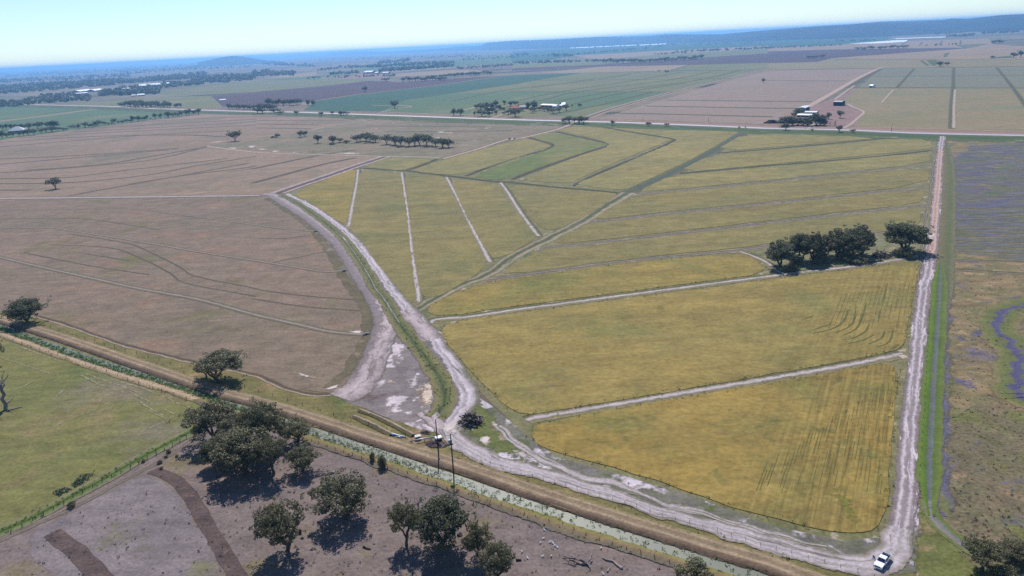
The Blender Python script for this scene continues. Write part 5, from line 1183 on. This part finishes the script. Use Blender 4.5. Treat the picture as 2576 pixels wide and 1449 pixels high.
scatter("bank_grass", edge, "rough grass tufts along the banks and ditches", "grass", leaf_mat("bank_tuft", (108, 110, 62), (134, 120, 76), (112, 112, 66)), 0.34, 8, 0.4, 7, 0.4)
# ragged edge of the standing crop
edge = []
for pts, m, lab in CROPS[-3:]:
    P = chaikin([G(x, y) for x, y in pts], 1)
    for i in range(len(P)):
        a, b = P[i], P[(i + 1) % len(P)]
        for k in range(int((b - a).length / 1.6)):
            edge.append((a.lerp(b, rg.random()) + Vector((rg.gauss(0, .7), rg.gauss(0, .7), 0.25)), rg.uniform(.5, 1.1)))
scatter("crop_edge_grass", edge, "weedy grass along the edges of the standing crop", "grass", leaf_mat("edge_tuft", (122, 126, 76), (150, 138, 88), (128, 126, 84)), 0.36, 7, 0.42, 8, 0.5)
# far woods
def far_wood(bands, seed):
    rg = random.Random(seed)
    bm = bmesh.new(); lay = bm.loops.layers.color.new("tint")
    for (x0, y0, x1, y1, n, h, th) in bands:
        for i in range(n):
            t = rg.random()
            y = y0 + (y1 - y0) * t + rg.uniform(-th, th)
            p = G(x0 + (x1 - x0) * t, y)
            s = h / scale_at(p) * rg.uniform(.7, 1.25)
            leaves(bm, lay, p + Vector((0, 0, s * .45)), s * .62, 22, s * .62, rg, .75)
    tag(link_mesh("far_woodland", mesh_of(bm, "far_woodland", [m_leafd])), "bands of far bush and farm tree belts across the plain", "woodland", None, 'stuff')
far_wood([(-20, 232, 280, 208, 260, 8, 7), (250, 212, 520, 190, 220, 7, 5), (400, 218, 640, 196, 170, 8, 5), (500, 198, 720, 186, 150, 7, 3), (250, 237, 400, 232, 110, 10, 5), (300, 225, 440, 213, 60, 7, 3), (60, 256, 230, 248, 110, 8, 6), (-20, 268, 90, 258, 70, 9, 5), (100, 243, 200, 238, 50, 6, 3), (0, 205, 330, 190, 260, 4, 4), (-20, 192, 500, 166, 300, 3, 5), (0, 218, 300, 205, 160, 5, 4), (300, 184, 640, 160, 160, 3, 4), (330, 180, 640, 168, 70, 3, 2),
    (640, 160, 790, 166, 60, 5, 3), (640, 186, 740, 188, 45, 9, 3), (660, 158, 720, 163, 40, 5, 3), (775, 197, 1000, 190, 50, 4, 1.5), (830, 187, 900, 183, 30, 6, 2), (870, 171, 1140, 159, 130, 6, 2), (950, 180, 1140, 166, 130, 7, 2), (950, 160, 1030, 152, 40, 6, 3), (1150, 173, 1300, 163, 60, 4, 2), (1160, 150, 1400, 140, 50, 3, 2), (1030, 145, 1270, 142, 40, 3, 2), (800, 177, 880, 168, 25, 5, 2),
    (1290, 160, 1520, 153, 70, 5, 1.5), (1390, 141, 1440, 140, 35, 5, 2), (1280, 141, 1330, 137, 18, 4, 2), (1450, 137, 1680, 117, 60, 3, 1), (1700, 131, 1932, 121, 80, 4, 1.5), (1640, 137, 1740, 132, 30, 3, 1), (1932, 121, 2120, 113, 60, 3, 1.5), (1932, 100, 2180, 84, 150, 3, 3), (2000, 92, 2340, 78, 150, 3, 3), (2350, 84, 2440, 78, 70, 4, 4), (2380, 92, 2450, 88, 50, 4, 3), (2440, 74, 2600, 68, 60, 3, 3), (2470, 84, 2560, 80, 40, 5, 2), (2100, 103, 2200, 102, 20, 3, 1), (2330, 116, 2420, 110, 8, 4, 1),
    (1300, 122, 1932, 108, 120, 2.5, 3), (816, 150, 1200, 140, 80, 2.5, 3)], 4)
# ================================================================== BUILT THINGS
m_white = PM("white_paint", (232, 234, 238), 0.35, 0.5, 0, 0.03)
m_roofw = PM("pale_roof_sheet", (226, 228, 230), 0.4, 0.5, 0.0, 0.05, 0.4)
m_roofg = PM("grey_roof_sheet", (168, 176, 180), 0.5, 0.4, 0.0, 0.08, 0.4)
m_roofr = PM("red_roof_tile", (168, 112, 98), 0.8, 0.2, 0, 0.12, 0.5)
m_roofgn = PM("green_grey_roof", (124, 140, 132), 0.6, 0.3, 0, 0.08)
m_wall = PM("shed_wall", (134, 138, 150), 0.7, 0.3, 0, 0.1, 0.5)
m_brick = PM("house_wall", (150, 122, 106), 0.85, 0.2, 0, 0.12, 0.6)
m_dark = PM("dark_opening", (30, 32, 38), 0.9, 0.1)
m_wood = PM("weathered_post", (92, 82, 76), 0.95, 0.1, 0, 0.3, 3)
m_pole = PM("pole_timber", (84, 80, 84), 0.9, 0.15, 0, 0.2, 1)
m_wire = PM("fence_wire", (120, 118, 120), 0.5, 0.5, 0.6, 0.1)
m_glass = PM("window_glass", (28, 40, 66), 0.08, 0.8, 0, 0.05)
m_tyre = PM("tyre_rubber", (26, 26, 28), 0.85, 0.2)
m_rim = PM("wheel_rim", (150, 152, 158), 0.35, 0.6, 0.7)
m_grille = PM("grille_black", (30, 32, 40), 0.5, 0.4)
m_lamp = PM("lamp_lens", (214, 220, 230), 0.15, 0.7)
m_lampr = PM("tail_lens", (150, 30, 26), 0.2, 0.6)
m_conc = PM("concrete", (206, 200, 192), 0.9, 0.2, 0, 0.12, 1)
m_pvc = PM("white_pipe", (226, 228, 232), 0.4, 0.5, 0, 0.03)
m_blue = PM("blue_pipe", (130, 160, 206), 0.4, 0.5, 0, 0.04)
m_steel = PM("galvanised_pipe", (176, 176, 184), 0.45, 0.5, 0.4, 0.06)
def box(bm, lo, hi, mat=0):
    vs = [bm.verts.new((x, y, z)) for x in (lo[0], hi[0]) for y in (lo[1], hi[1]) for z in (lo[2], hi[2])]
    for q in ((0, 1, 3, 2), (4, 6, 7, 5), (0, 4, 5, 1), (2, 3, 7, 6), (0, 2, 6, 4), (1, 5, 7, 3)):
        bm.faces.new([vs[i] for i in q]).material_index = mat
def part(name, bm, mat, parent, bev=0.0):
    bmesh.ops.recalc_face_normals(bm, faces=bm.faces[:])
    o = link_mesh(name, mesh_of(bm, name, [mat]), parent)
    if bev:
        m = o.modifiers.new("bevel", 'BEVEL'); m.width = bev; m.segments = 2; m.limit_method = 'ANGLE'
    return o
def nb(): return bmesh.new()
# ------------------------------------------------------------------ sheds and houses
def shed(x0, y0, x1, y1, depth, wall_h, label, roof=None, wall=None, pitch=0.16, doors=0, name="shed", cat="shed", hip=False):
    """long axis from pixel (x0,y0) to (x1,y1) at ground on the near side; depth in metres away from the camera"""
    a, b = G(x0, y0), G(x1, y1)
    t = b - a; L = t.length; t.normalize()
    o = empty(name, a, math.atan2(t.y, t.x)); tag(o, label, cat)
    D = depth; ov = 0.5; rise = D * pitch
    bm = nb()
    v = [bm.verts.new(p) for p in ((0, 0, 0), (L, 0, 0), (L, D, 0), (0, D, 0), (0, 0, wall_h), (L, 0, wall_h), (L, D, wall_h), (0, D, wall_h))]
    for q in ((0, 1, 5, 4), (2, 3, 7, 6)): bm.faces.new([v[i] for i in q])
    if hip:
        for q in ((1, 2, 6, 5), (3, 0, 4, 7)): bm.faces.new([v[i] for i in q])
    else:
        g0, g1 = bm.verts.new((0, D / 2, wall_h + rise)), bm.verts.new((L, D / 2, wall_h + rise))
        bm.faces.new((v[3], v[0], v[4], g0, v[7])); bm.faces.new((v[1], v[2], v[6], g1, v[5]))
    part("wall", bm, wall or m_wall, o)
    bm = nb()
    i = D / 2 if hip else -ov
    top = [(-0.0 + (i if hip else -ov), D / 2, wall_h + rise + .12), (L - (i if hip else -ov), D / 2, wall_h + rise + .12)]
    e = wall_h + 0.12 - ov * 2 * pitch
    c = [(-ov, -ov, e), (L + ov, -ov, e), (L + ov, D + ov, e), (-ov, D + ov, e)]
    vv = [bm.verts.new(p) for p in c + top]
    for q in ((0, 1, 5, 4), (2, 3, 4, 5)): bm.faces.new([vv[k] for k in q])
    if hip:
        for q in ((1, 2, 5), (3, 0, 4)): bm.faces.new([vv[k] for k in q])
    r = part("roof", bm, roof or m_roofw, o)
    s = r.modifiers.new("thick", 'SOLIDIFY'); s.thickness = 0.12; s.offset = 1
    for k in range(doors):
        bm = nb(); w = L / doors * 0.55; cx = L * (k + .5) / doors
        box(bm, (cx - w / 2, -0.06, 0.02), (cx + w / 2, -0.004, wall_h * .82))
        part("door", bm, m_dark, o)
    return o
shed(2004.5, 294.5, 2044, 295.5, 10, 2.6, "long low white-roofed machinery shed with dark bays at the farm yard", m_roofw, m_wall, 0.12, 4)
shed(2024, 288.5, 2053, 289, 10, 3.2, "white-roofed shed just behind the machinery shed", m_roofw, m_wall, 0.1, 2)
shed(2024, 283, 2037, 278, 9, 6, "tall silver-walled shed beside the diagonal dirt track", m_roofw, PM("blue_grey_wall", (110, 120, 160), .5, .4), 0.1, 1)
shed(2096, 266, 2116, 266.5, 12, 5.5, "dark open-fronted hay shed alone on the farm's dirt yard", m_roofg, PM("dark_iron", (52, 54, 70), .7, .3), 0.08, 3, "hay_shed")
shed(2186, 220.5, 2194, 220.8, 8, 3.6, "small white hut at the corner of the checkered fields", m_roofw, m_white, 0.2, 1, "hut", "hut")
shed(1360, 270, 1389, 271, 12, 4, "white-roofed shed among trees at the first homestead", m_roofw, m_wall, 0.12, 3)
shed(1281, 276.5, 1300, 276.8, 14, 3.2, "red-roofed house in the garden of the first homestead", m_roofr, m_brick, 0.35, 2, "house", "house", True)
shed(1303, 274.5, 1322, 274.8, 10, 3, "long green-grey roofed building right of the red-roofed house", m_roofgn, m_brick, 0.25, 2, "house", "house")
shed(1390, 271.5, 1398.5, 271.8, 9, 3.2, "small white-roofed hut right of the homestead shed", m_roofw, m_white, 0.25, 1, "hut", "hut")
shed(1406, 270.2, 1413, 270.4, 8, 3, "left of two small pale roofs at the right of the homestead", m_roofg, m_white, 0.25, 1, "hut", "hut")
shed(1412, 267.6, 1420, 267.6, 9, 3.4, "right of two small pale roofs at the right of the homestead", m_roofw, m_white, 0.25, 1, "hut", "hut")
shed(1223, 277, 1232, 277.2, 9, 3, "small pale-roofed outbuilding at the left of the homestead", m_roofw, m_white, 0.25, 1, "hut", "hut")
shed(1240, 271.5, 1244, 271.5, 8, 6, "narrow white tank hut between the homestead's left trees", m_roofw, m_white, 0.1, 0, "hut", "hut")
shed(20, 335, 61, 332, 22, 3.4, "big pale hip-roofed house among trees at the left edge", m_roofg, m_brick, 0.3, 3, "house", "house", True)
shed(201, 233, 235, 229.5, 40, 5, "second white shed in the left line of long farm sheds", m_roofw, m_wall, 0.14, 3)
shed(239, 230.8, 262, 228.5, 40, 5, "third white shed in the left line of long farm sheds", m_roofw, m_wall, 0.14, 3)
shed(191, 238.5, 222, 236, 22, 4, "low white shed in front of the left line of long sheds", m_roofw, m_wall, 0.12, 3)
shed(286, 229.5, 330, 225, 24, 5, "narrow blue-white shed behind the dark tree block", m_roofg, m_wall, 0.12, 3)
shed(351, 219.5, 428, 214.5, 60, 6, "largest white shed, far right of the left farm complex", m_roofw, m_wall, 0.12, 5)
shed(331, 243, 343, 242.2, 14, 3, "left of two pale house roofs below the largest white shed", m_roofg, m_brick, 0.25, 1, "house", "house")
shed(346, 242.2, 364, 241, 16, 3.5, "right of two pale house roofs below the largest white shed", m_roofw, m_brick, 0.25, 2, "house", "house")
shed(153, 237.5, 161.5, 237, 16, 3.5, "tiny white roof left of the long white sheds", m_roofw, m_white, 0.2, 1, "hut", "hut")
shed(155, 246.5, 161, 246.2, 12, 3.5, "tiny white roof below the other tiny roof at left", m_roofw, m_white, 0.2, 1, "hut", "hut")
shed(86, 255, 91, 254.8, 10, 3.5, "tiny white roof among the trees at the far left", m_roofw, m_white, 0.2, 1, "hut", "hut")
shed(914, 185.5, 935, 184.8, 40, 7, "white shed alone beyond the block of dark trees", m_roofw, m_wall, 0.14, 3)
shed(942, 186, 950, 185.7, 25, 5, "small shed right of the lone far white shed", m_roofw, m_wall, 0.14, 1)
shed(961, 185.8, 976, 185.2, 25, 4, "low pale shed furthest right of the far white sheds", m_roofg, m_wall, 0.14, 1)
shed(553, 254.2, 568, 253.2, 14, 2.6, "white low tank shed in the fallow west of the dark cluster", m_roofw, m_white, 0.1, 0, "hut", "hut")
shed(2417, 79, 2428, 78, 60, 10, "pale greenish roof on the plain below the right hills", m_roofw, m_white, 0.1, 0)
# ------------------------------------------------------------------ fences
def fence(pts, n, h, r, label, gap=(), seed=1, wires=2, lean=0.06):
    rg = random.Random(seed)
    P = [G(x, y) for x, y in pts]
    seg = [0]
    for i in range(len(P) - 1): seg.append(seg[-1] + (P[i + 1] - P[i]).length)
    def at(s):
        for i in range(len(P) - 1):
            if s <= seg[i + 1] or i == len(P) - 2: return P[i].lerp(P[i + 1], (s - seg[i]) / (seg[i + 1] - seg[i]))
    o = empty("fence", P[0]); tag(o, label, "fence")
    bms = []
    for k in range(3):
        bm = nb()
        tube(bm, [Vector((0, 0, -.2)), Vector((rg.uniform(-.03, .03), 0, h * .5)), Vector((rg.uniform(-lean, lean), rg.uniform(-lean, lean), h))], [r, r * .95, r * .85], 6)
        bms.append(mesh_of(bm, "post", [m_wood]))
    tops = []
    for i in range(n):
        p = at(seg[-1] * i / (n - 1)) - P[0]
        q = link_mesh("post", bms[i % 3], o)
        q.location = p + Vector((rg.uniform(-.1, .1), rg.uniform(-.1, .1), 0)); q.rotation_euler = (0, 0, rg.uniform(0, 6))
        q.scale = (1, 1, rg.uniform(.85, 1.15))
        tops.append(p)
    bm = nb()
    for k in range(wires):
        z = h * (0.45 + 0.42 * k / max(1, wires - 1))
        for i in range(n - 1): tube(bm, [tops[i] + Vector((0, 0, z)), tops[i + 1] + Vector((0, 0, z))], [.004, .004], 3)
    part("wire", bm, m_wire, o)
NF = [(107, 819), (262, 869), (367, 897), (500, 938), (644, 984), (744, 1014), (844, 1047), (920, 1068), (1020, 1098)]
fence(NF, 30, 1.3, .09, "old post fence along the north verge of the straw levee, left of the poles", seed=2)
fence([(1140, 1138), (1200, 1157), (1288, 1187), (1338, 1199), (1424, 1225), (1488, 1245), (1553, 1263), (1633, 1288), (1748, 1324), (1814, 1342), (1894, 1368), (2032, 1406), (2077, 1418), (2200, 1455)], 34, 1.15, .05, "wire fence between the straw levee and the pale clay road", seed=3)
fence([(785, 1112), (830, 1130), (901, 1153), (975, 1180), (1025, 1195), (1080, 1214), (1138, 1236), (1196, 1255), (1256, 1274), (1319, 1297), (1418, 1324), (1475, 1352), (1568, 1380), (1641, 1405), (1680, 1419), (1760, 1446)], 36, 1.2, .1, "dark leaning post fence along the south bank of the canal, right of the clump", seed=4, lean=.25)
fence([(-10, 848), (84, 875), (150, 898), (221, 922), (298, 947), (381, 977), (469, 1007)], 20, 1.2, .1, "post fence between the canal and the green paddock at left", seed=5, lean=.2)
fence([(470, 1102), (447, 1117), (388, 1148), (322, 1182), (254, 1217), (180, 1257), (101, 1302), (17, 1348), (-30, 1374)], 22, 1.2, .11, "leaning post fence along the green ditch and bare paddock", seed=6, lean=.3)
fence([(2341, 760), (2334, 860), (2326, 1000), (2319, 1110), (2312, 1220), (2307, 1300), (2302, 1380), (2295, 1460)], 40, 1.2, .06, "thin wire fence along the east dirt road and bright green ditch", seed=7)
# ------------------------------------------------------------------ power poles
def power_pole(x, y, ytop, label, arm=True, box_=False, r=.2, ang=0.4):
    p = G(x, y); h = height_to(p, ytop)
    o = empty("power_pole", p, ang); tag(o, label, "power pole")
    bm = nb(); tube(bm, [Vector((0, 0, -.5)), Vector((0, 0, h * .5)), Vector((0, 0, h))], [r, r * .85, r * .65], 8); part("pole", bm, m_pole, o)
    if arm:
        bm = nb(); box(bm, (-1.5, -.09, h - .5), (1.5, .09, h - .3)); part("crossarm", bm, m_conc, o)
        for dx in (-1.3, 0.0, 1.3):
            bm = nb(); tube(bm, [Vector((dx, 0, h - .3)), Vector((dx, 0, h + .05))], [.09, .06], 6); part("insulator", bm, m_white, o)
    else:
        bm = nb(); tube(bm, [Vector((0, 0, h)), Vector((0, 0, h + .35))], [.16, .1], 6); part("insulator", bm, m_white, o)
    if box_:
        bm = nb(); box(bm, (-.55, .15, h - 3.4), (.35, .85, h - 2.1)); part("transformer", bm, m_roofg, o, .06)
        bm = nb(); box(bm, (-.9, -.05, h - 3.55), (.6, .5, h - 3.42)); part("bracket", bm, m_dark, o)
    else:
        bm = nb(); box(bm, (-.25, -.6, h * .32), (.25, -.2, h * .32 + .7)); part("meter_box", bm, m_dark, o)
power_pole(1104, 1148, 1056, "power pole with white cap, left of two beside the pump", False, False)
power_pole(1141.5, 1194, 1090, "power pole with crossarm and transformer, right of two at the canal", True, True)
power_pole(1617, 305.5, 294, "first power pole on the north verge of the highway", True, False, .18)
power_pole(1782, 308.5, 296, "second power pole on the highway verge, before the white-roofed farm", True, False, .18)
power_pole(1965, 321, 304, "power pole in front of the farm's dense hedge", True, False, .18)
power_pole(2242, 334, 310, "power pole on the near verge opposite the checkered fields", True, False, .18)
# ------------------------------------------------------------------ pump, pipes and box
def pipe(pts, r, z, mat, label, name="pipe", legs=0):
    P = [G(x, y) for x, y in pts]; c = P[0]
    o = empty(name, c); tag(o, label, "pipe")
    bm = nb(); Q = [q - c + Vector((0, 0, z)) for q in P]
    tube(bm, Q, [r] * len(Q), 8); part("tube", bm, mat, o)
    for k in range(legs):
        q = Q[0].lerp(Q[-1], (k + .3) / legs)
        bm = nb(); box(bm, (q.x - .08, q.y - .08, -.1), (q.x + .08, q.y + .08, z - r * .6)); part("leg", bm, m_steel, o)
        bm = nb(); box(bm, (q.x - .3, q.y - .06, z - r * 1.25), (q.x + .3, q.y + .06, z - r * .95)); part("cradle", bm, m_steel, o)
    return o
pipe([(986, 1092.5), (1003, 1097.5), (1020, 1101.5)], .24, .3, m_pvc, "long white pipe length lying beside the clay windrow")
pipe([(979, 1092.5), (991, 1097.8)], .36, .4, m_blue, "short pale blue pipe at the left end of the white pipe")
pipe([(998, 1099.5), (1010, 1103)], .2, .24, m_steel, "short grey pipe lying under the white pipe")
pipe([(1031, 1117.5), (1060, 1112), (1096, 1106)], .2, 1.0, m_steel, "long raised grey pipe running to the pump", "raised_pipe", 4)
pipe([(1061, 1124.5), (1079, 1126.5)], .09, .12, m_pvc, "thin pale rod lying in the grass below the pump")
p = G(1104, 1112); o = empty("pump", p, .5); tag(o, "irrigation pump under a white cover beside the left power pole", "pump")
bm = nb(); box(bm, (-.75, -.5, .15), (.75, .5, 1.25)); part("engine", bm, m_dark, o, .06)
bm = nb(); box(bm, (-1.0, -.75, 1.3), (1.0, .75, 1.75)); part("cover", bm, m_white, o, .12)
for sx in (-.8, .8):
    for sy in (-.55, .55):
        bm = nb(); box(bm, (sx - .06, sy - .06, 0), (sx + .06, sy + .06, 1.3)); part("leg", bm, m_steel, o)
bm = nb(); tube(bm, [Vector((-.75, 0, .7)), Vector((-1.3, 0, .75)), Vector((-1.5, 0, 1.0))], [.2, .2, .2], 8); part("outlet", bm, m_steel, o)
p = G(1052, 1106); o = empty("channel_box", p, .3); tag(o, "pale concrete outlet box with dark mouth beside the raised pipe", "outlet box")
bm = nb(); box(bm, (-.9, -.5, 1.0), (.9, .9, 1.25)); part("lid", bm, m_conc, o, .04)
for a, b in (((-.85, -.4, 0), (-.55, .85, .99)), ((.55, -.4, 0), (.85, .85, .99)), ((-.54, .6, 0), (.54, .85, .99))):
    bm = nb(); box(bm, a, b); part("wall", bm, m_conc, o)
def culvert(x, y, label, ang):
    o = empty("culvert", G(x, y), ang); tag(o, label, "culvert")
    bm = nb(); box(bm, (-1.4, -.12, 0), (1.4, .12, 1.0)); part("headwall", bm, m_conc, o, .03)
    bm = nb(); tube(bm, [Vector((0, -.3, .4)), Vector((0, .3, .4))], [.36, .36], 10); part("pipe_mouth", bm, m_dark, o)
culvert(921, 843, "pale culvert headwall where the white furrow meets the dark verge by the triangle", .5)
culvert(866, 683, "culvert headwall at the end of the middle white furrow", .6)
culvert(794, 583, "culvert headwall at the end of the upper white furrow", .7)
culvert(1445, 468, "small culvert post on the top bank of the crop block", .2)
# mound of rubble under the pump
def mound(name, x, y, w, d, h, label, mat, seed, cat):
    rg = random.Random(seed); p = G(x, y); bm = nb(); N = 26
    g = []
    for j in range(N):
        row = []
        for i in range(N):
            u, v = i / (N - 1) * 2 - 1, j / (N - 1) * 2 - 1
            e = max(0, 1 - u * u - v * v)
            z = h * e ** .6 * (.55 + .6 * abs(pnoise(Vector((u * 3.2 + seed, v * 3.2, 0))))) + .2 * e * pnoise(Vector((u * 9, v * 9, seed)))
            row.append(bm.verts.new((u * w / 2, v * d / 2, z - .1)))
        g.append(row)
    for j in range(N - 1):
        for i in range(N - 1): bm.faces.new((g[j][i], g[j][i + 1], g[j + 1][i + 1], g[j + 1][i]))
    o = part(name, bm, mat, None); o.location = p; o.rotation_euler = (0, 0, -.35)
    tag(o, label, cat)
m_rub = GM("rubble_earth", (124, 106, 102), (92, 80, 78), .4, [((160, 146, 140), .6, .6, .68)], .35, 2.2, None, .8)
mound("spoil_heap", 1097, 1119, 7.5, 4.2, 1.5, "heap of brown earth and rubble below the pump", m_rub, 3, "spoil heap")
mound("spoil_heap", 1070, 1090, 4, 2.2, .9, "low dark earth heap above the concrete outlet box", m_rub, 5, "spoil heap")
mound("spoil_heap", 1947, 310, 26, 10, 5, "dark reddish heap in the pink stubble left of the farm hedge", GM("burnt_heap", (84, 62, 66), (66, 52, 58), .1, [], .3, .5), 7, "spoil heap")
# ------------------------------------------------------------------ white birds
def bird_mesh():
    bm = nb()
    tube(bm, [Vector((-.3, 0, .2)), Vector((-.16, 0, .24)), Vector((0, 0, .28)), Vector((.14, 0, .34)), Vector((.2, 0, .4))], [.02, .09, .13, .1, .05], 8)
    tube(bm, [Vector((.17, 0, .38)), Vector((.2, 0, .46)), Vector((.24, 0, .5)), Vector((.3, 0, .47))], [.05, .075, .065, .015], 8)
    for s in (-.05, .05): tube(bm, [Vector((.02, s, .18)), Vector((.03, s, 0))], [.015, .012], 4)
    return mesh_of(bm, "white_bird", [m_white])
BM = bird_mesh()
for i, (x, y) in enumerate(((2024, 1368), (2031, 1370.5), (1512, 1381.5), (1395, 1375), (1402, 1379), (1359, 1368), (1367, 1357), (1369, 1335), (1387, 1401), (1365, 1402), (1327, 1406), (1313, 1390), (852, 1242), (1517, 1446), (836, 1278))):
    if x > 2000: x, y = x - 640, y - 2                # the flock feeds left of the fallen tree
    b = link_mesh("white_bird", BM); b.location = G(x, y); b.rotation_euler = (0, 0, i * 2.1); b.scale = (1.25,) * 3
    tag(b, "small white bird feeding on the bare paddock south of the canal", "bird", "white birds on the bare paddock")
# ------------------------------------------------------------------ white pickup
def pickup():
    c = G(2219, 1418, 0.235); rot = math.atan2(-2.14, -2.26)
    o = empty("pickup_truck", c, rot)
    tag(o, "white double-cab pickup with its driver's door open at the road corner", "pickup truck")
    W = 0.92
    def prism(prof, w0, w1=None, cuts=None):
        bm = nb(); w1 = w1 if w1 is not None else w0
        L = [bm.verts.new((x, w0 if z < 1.05 else w1, z)) for x, z in prof]
        Rr = [bm.verts.new((x, -(w0 if z < 1.05 else w1), z)) for x, z in prof]
        n = len(prof)
        bm.faces.new(L); bm.faces.new(list(reversed(Rr)))
        for i in range(n): bm.faces.new((L[i], Rr[i], Rr[(i + 1) % n], L[(i + 1) % n]))
        return bm
    # lower body with wheel arches
    prof = [(2.6, .45), (2.62, .82), (2.5, .98), (1.15, 1.10), (-.85, 1.10), (-.85, .42), (.95, .42), (1.0, .72), (1.25, .9), (1.6, .92), (1.95, .9), (2.15, .7), (2.2, .45)]
    part("body", prism(prof, W), m_white, o, .05)
    # cab greenhouse
    prof = [(1.12, 1.10), (.35, 1.72), (-.75, 1.76), (-1.02, 1.10)]
    bm = nb()
    L = [bm.verts.new((x, (W - .03) if z < 1.3 else W - .2, z)) for x, z in prof]; Rr = [bm.verts.new((x, -((W - .03) if z < 1.3 else W - .2), z)) for x, z in prof]
    bm.faces.new(L); bm.faces.new(list(reversed(Rr)))
    for i in range(4): bm.faces.new((L[i], Rr[i], Rr[(i + 1) % 4], L[(i + 1) % 4]))
    part("cab", bm, m_white, o, .06)
    def pane(name, pts, off=(0, 0, 0)):
        bm = nb(); v = [bm.verts.new(Vector(q) + Vector(off)) for q in pts]; bm.faces.new(v)
        r = bmesh.ops.extrude_face_region(bm, geom=bm.faces[:])
        nrm = Vector(off).normalized() if Vector(off).length else Vector((0, 0, 1))
        for e in r['geom']:
            if isinstance(e, bmesh.types.BMVert): e.co += nrm * .012
        return part(name, bm, m_glass, o)
    k = .02
    pane("windscreen", [(1.03, .78, 1.17), (1.03, -.78, 1.17), (.44, -.66, 1.65), (.44, .66, 1.65)], (k, 0, k * 1.3))
    pane("rear_window", [(-1.0, .7, 1.2), (-1.0, -.7, 1.2), (-.82, -.62, 1.62), (-.82, .62, 1.62)], (-k, 0, k * .3))
    for s in (1, -1):
        pane("side_window", [(.86, s * .865, 1.2), (.3, s * .72, 1.66), (-.12, s * .72, 1.67), (-.12, s * .865, 1.2)], (0, s * k * 1.2, k * .4))
        pane("side_window", [(-.2, s * .865, 1.2), (-.2, s * .72, 1.67), (-.68, s * .72, 1.67), (-.86, s * .865, 1.2)], (0, s * k * 1.2, k * .4))
    # tray
    bm = nb()
    for s in (1, -1): box(bm, (-2.62, s * W if s < 0 else W - .07, .55), (-.87, (-W + .07) if s < 0 else W, 1.14))
    box(bm, (-2.69, -W, .55), (-2.625, W, 1.12)); box(bm, (-.94, -.84, .55), (-.87, .84, 1.14)); box(bm, (-2.62, -.84, .52), (-.94, .84, .6))
    part("tray", bm, m_white, o, .02)
    bm = nb(); box(bm, (-2.6, -.83, .62), (-.96, .83, .68)); part("tray_liner", bm, m_dark, o)
    bm = nb(); box(bm, (-1.35, -.1, .7), (-1.05, .35, 1.0)); part("tool_box", bm, m_roofg, o, .03)
    bm = nb(); box(bm, (2.6, -.85, .4), (2.74, .85, .66)); part("front_bumper", bm, m_white, o, .05)
    bm = nb(); box(bm, (2.625, -.5, .68), (2.655, .5, .9)); part("grille", bm, m_grille, o)
    bm = nb(); box(bm, (-2.82, -.85, .42), (-2.7, .85, .6)); part("rear_bumper", bm, m_rim, o, .03)
    for s in (1, -1):
        bm = nb(); box(bm, (2.48, s * .72 - .2, .72), (2.66, s * .72 + .2, .9)); part("headlight", bm, m_lamp, o, .03)
        bm = nb(); box(bm, (-2.71, s * .86 - .05, .72), (-2.66, s * .86 + .05, 1.0)); part("tail_light", bm, m_lampr, o)
        bm = nb(); box(bm, (.72, s * 1.02 - .11, 1.12), (.84, s * 1.02 + .11, 1.3)); part("mirror", bm, m_white, o, .03)
        for x in (1.6, -1.5):
            bm = nb(); tube(bm, [Vector((x, s * .66, .38)), Vector((x, s * .7, .38)), Vector((x, s * .88, .38)), Vector((x, s * .92, .38))], [.34, .39, .39, .34], 18)
            wh = part("wheel", bm, m_tyre, o)
            bm = nb(); tube(bm, [Vector((x, s * .9, .38)), Vector((x, s * .935, .38))], [.24, .22], 14); part("rim", bm, m_rim, wh)
    # chassis shadowing the gap under the tray
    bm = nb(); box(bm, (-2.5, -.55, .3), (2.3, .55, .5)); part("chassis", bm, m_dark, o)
    # open front door on the driver's (right) side, hinged at its front edge
    bm = nb(); box(bm, (-1.05, -.03, .48), (0, .03, 1.12)); 
    d = part("door", bm, m_white, o, .02)
    d.location = (.95, -W - .03, 0); d.rotation_euler = (0, 0, R(68))
    bm = nb()
    v = [bm.verts.new(q) for q in ((-1.0, 0, 1.12), (-.12, 0, 1.12), (-.62, 0, 1.62), (-1.0, 0, 1.64))]
    bm.faces.new(v); 
    w = part("door_window", bm, m_glass, d); s = w.modifiers.new("thick", 'SOLIDIFY'); s.thickness = .03
    bm = nb(); box(bm, (-.95, .032, .55), (-.08, .05, 1.08)); part("door_lining", bm, m_grille, d)
pickup()
# ================================================================== HAZE
def make_haze():
    me = bpy.data.meshes.new("haze")
    bm = bmesh.new()
    bmesh.ops.create_cube(bm, size=1.0)
    for v in bm.verts:
        v.co = Vector((v.co.x * 96000, v.co.y * 50000 + 23500, -1.5 if v.co.z < 0 else TOP))
    bm.to_mesh(me); bm.free()
    m = bpy.data.materials.new("haze")
    m.use_nodes = True
    t = m.node_tree
    t.nodes.remove(t.nodes["Principled BSDF"])
    v = t.nodes.new("ShaderNodeVolumePrincipled")
    v.inputs['Color'].default_value = (0.27, 0.58, 1.0, 1)
    v.inputs['Density'].default_value = HAZE
    v.inputs['Anisotropy'].default_value = 0.5
    t.links.new(v.outputs[0], t.nodes["Material Output"].inputs['Volume'])
    me.materials.append(m)
    tag(link_mesh("haze", me), "pale blue haze filling the air over the whole plain", "haze", None, 'stuff')
TOP = max((o.matrix_world @ v.co).z for o in scene.objects if o.type == 'MESH' and o.name.startswith('hill') for v in o.data.vertices) + 6
HAZE = 0.82e-4
make_haze()
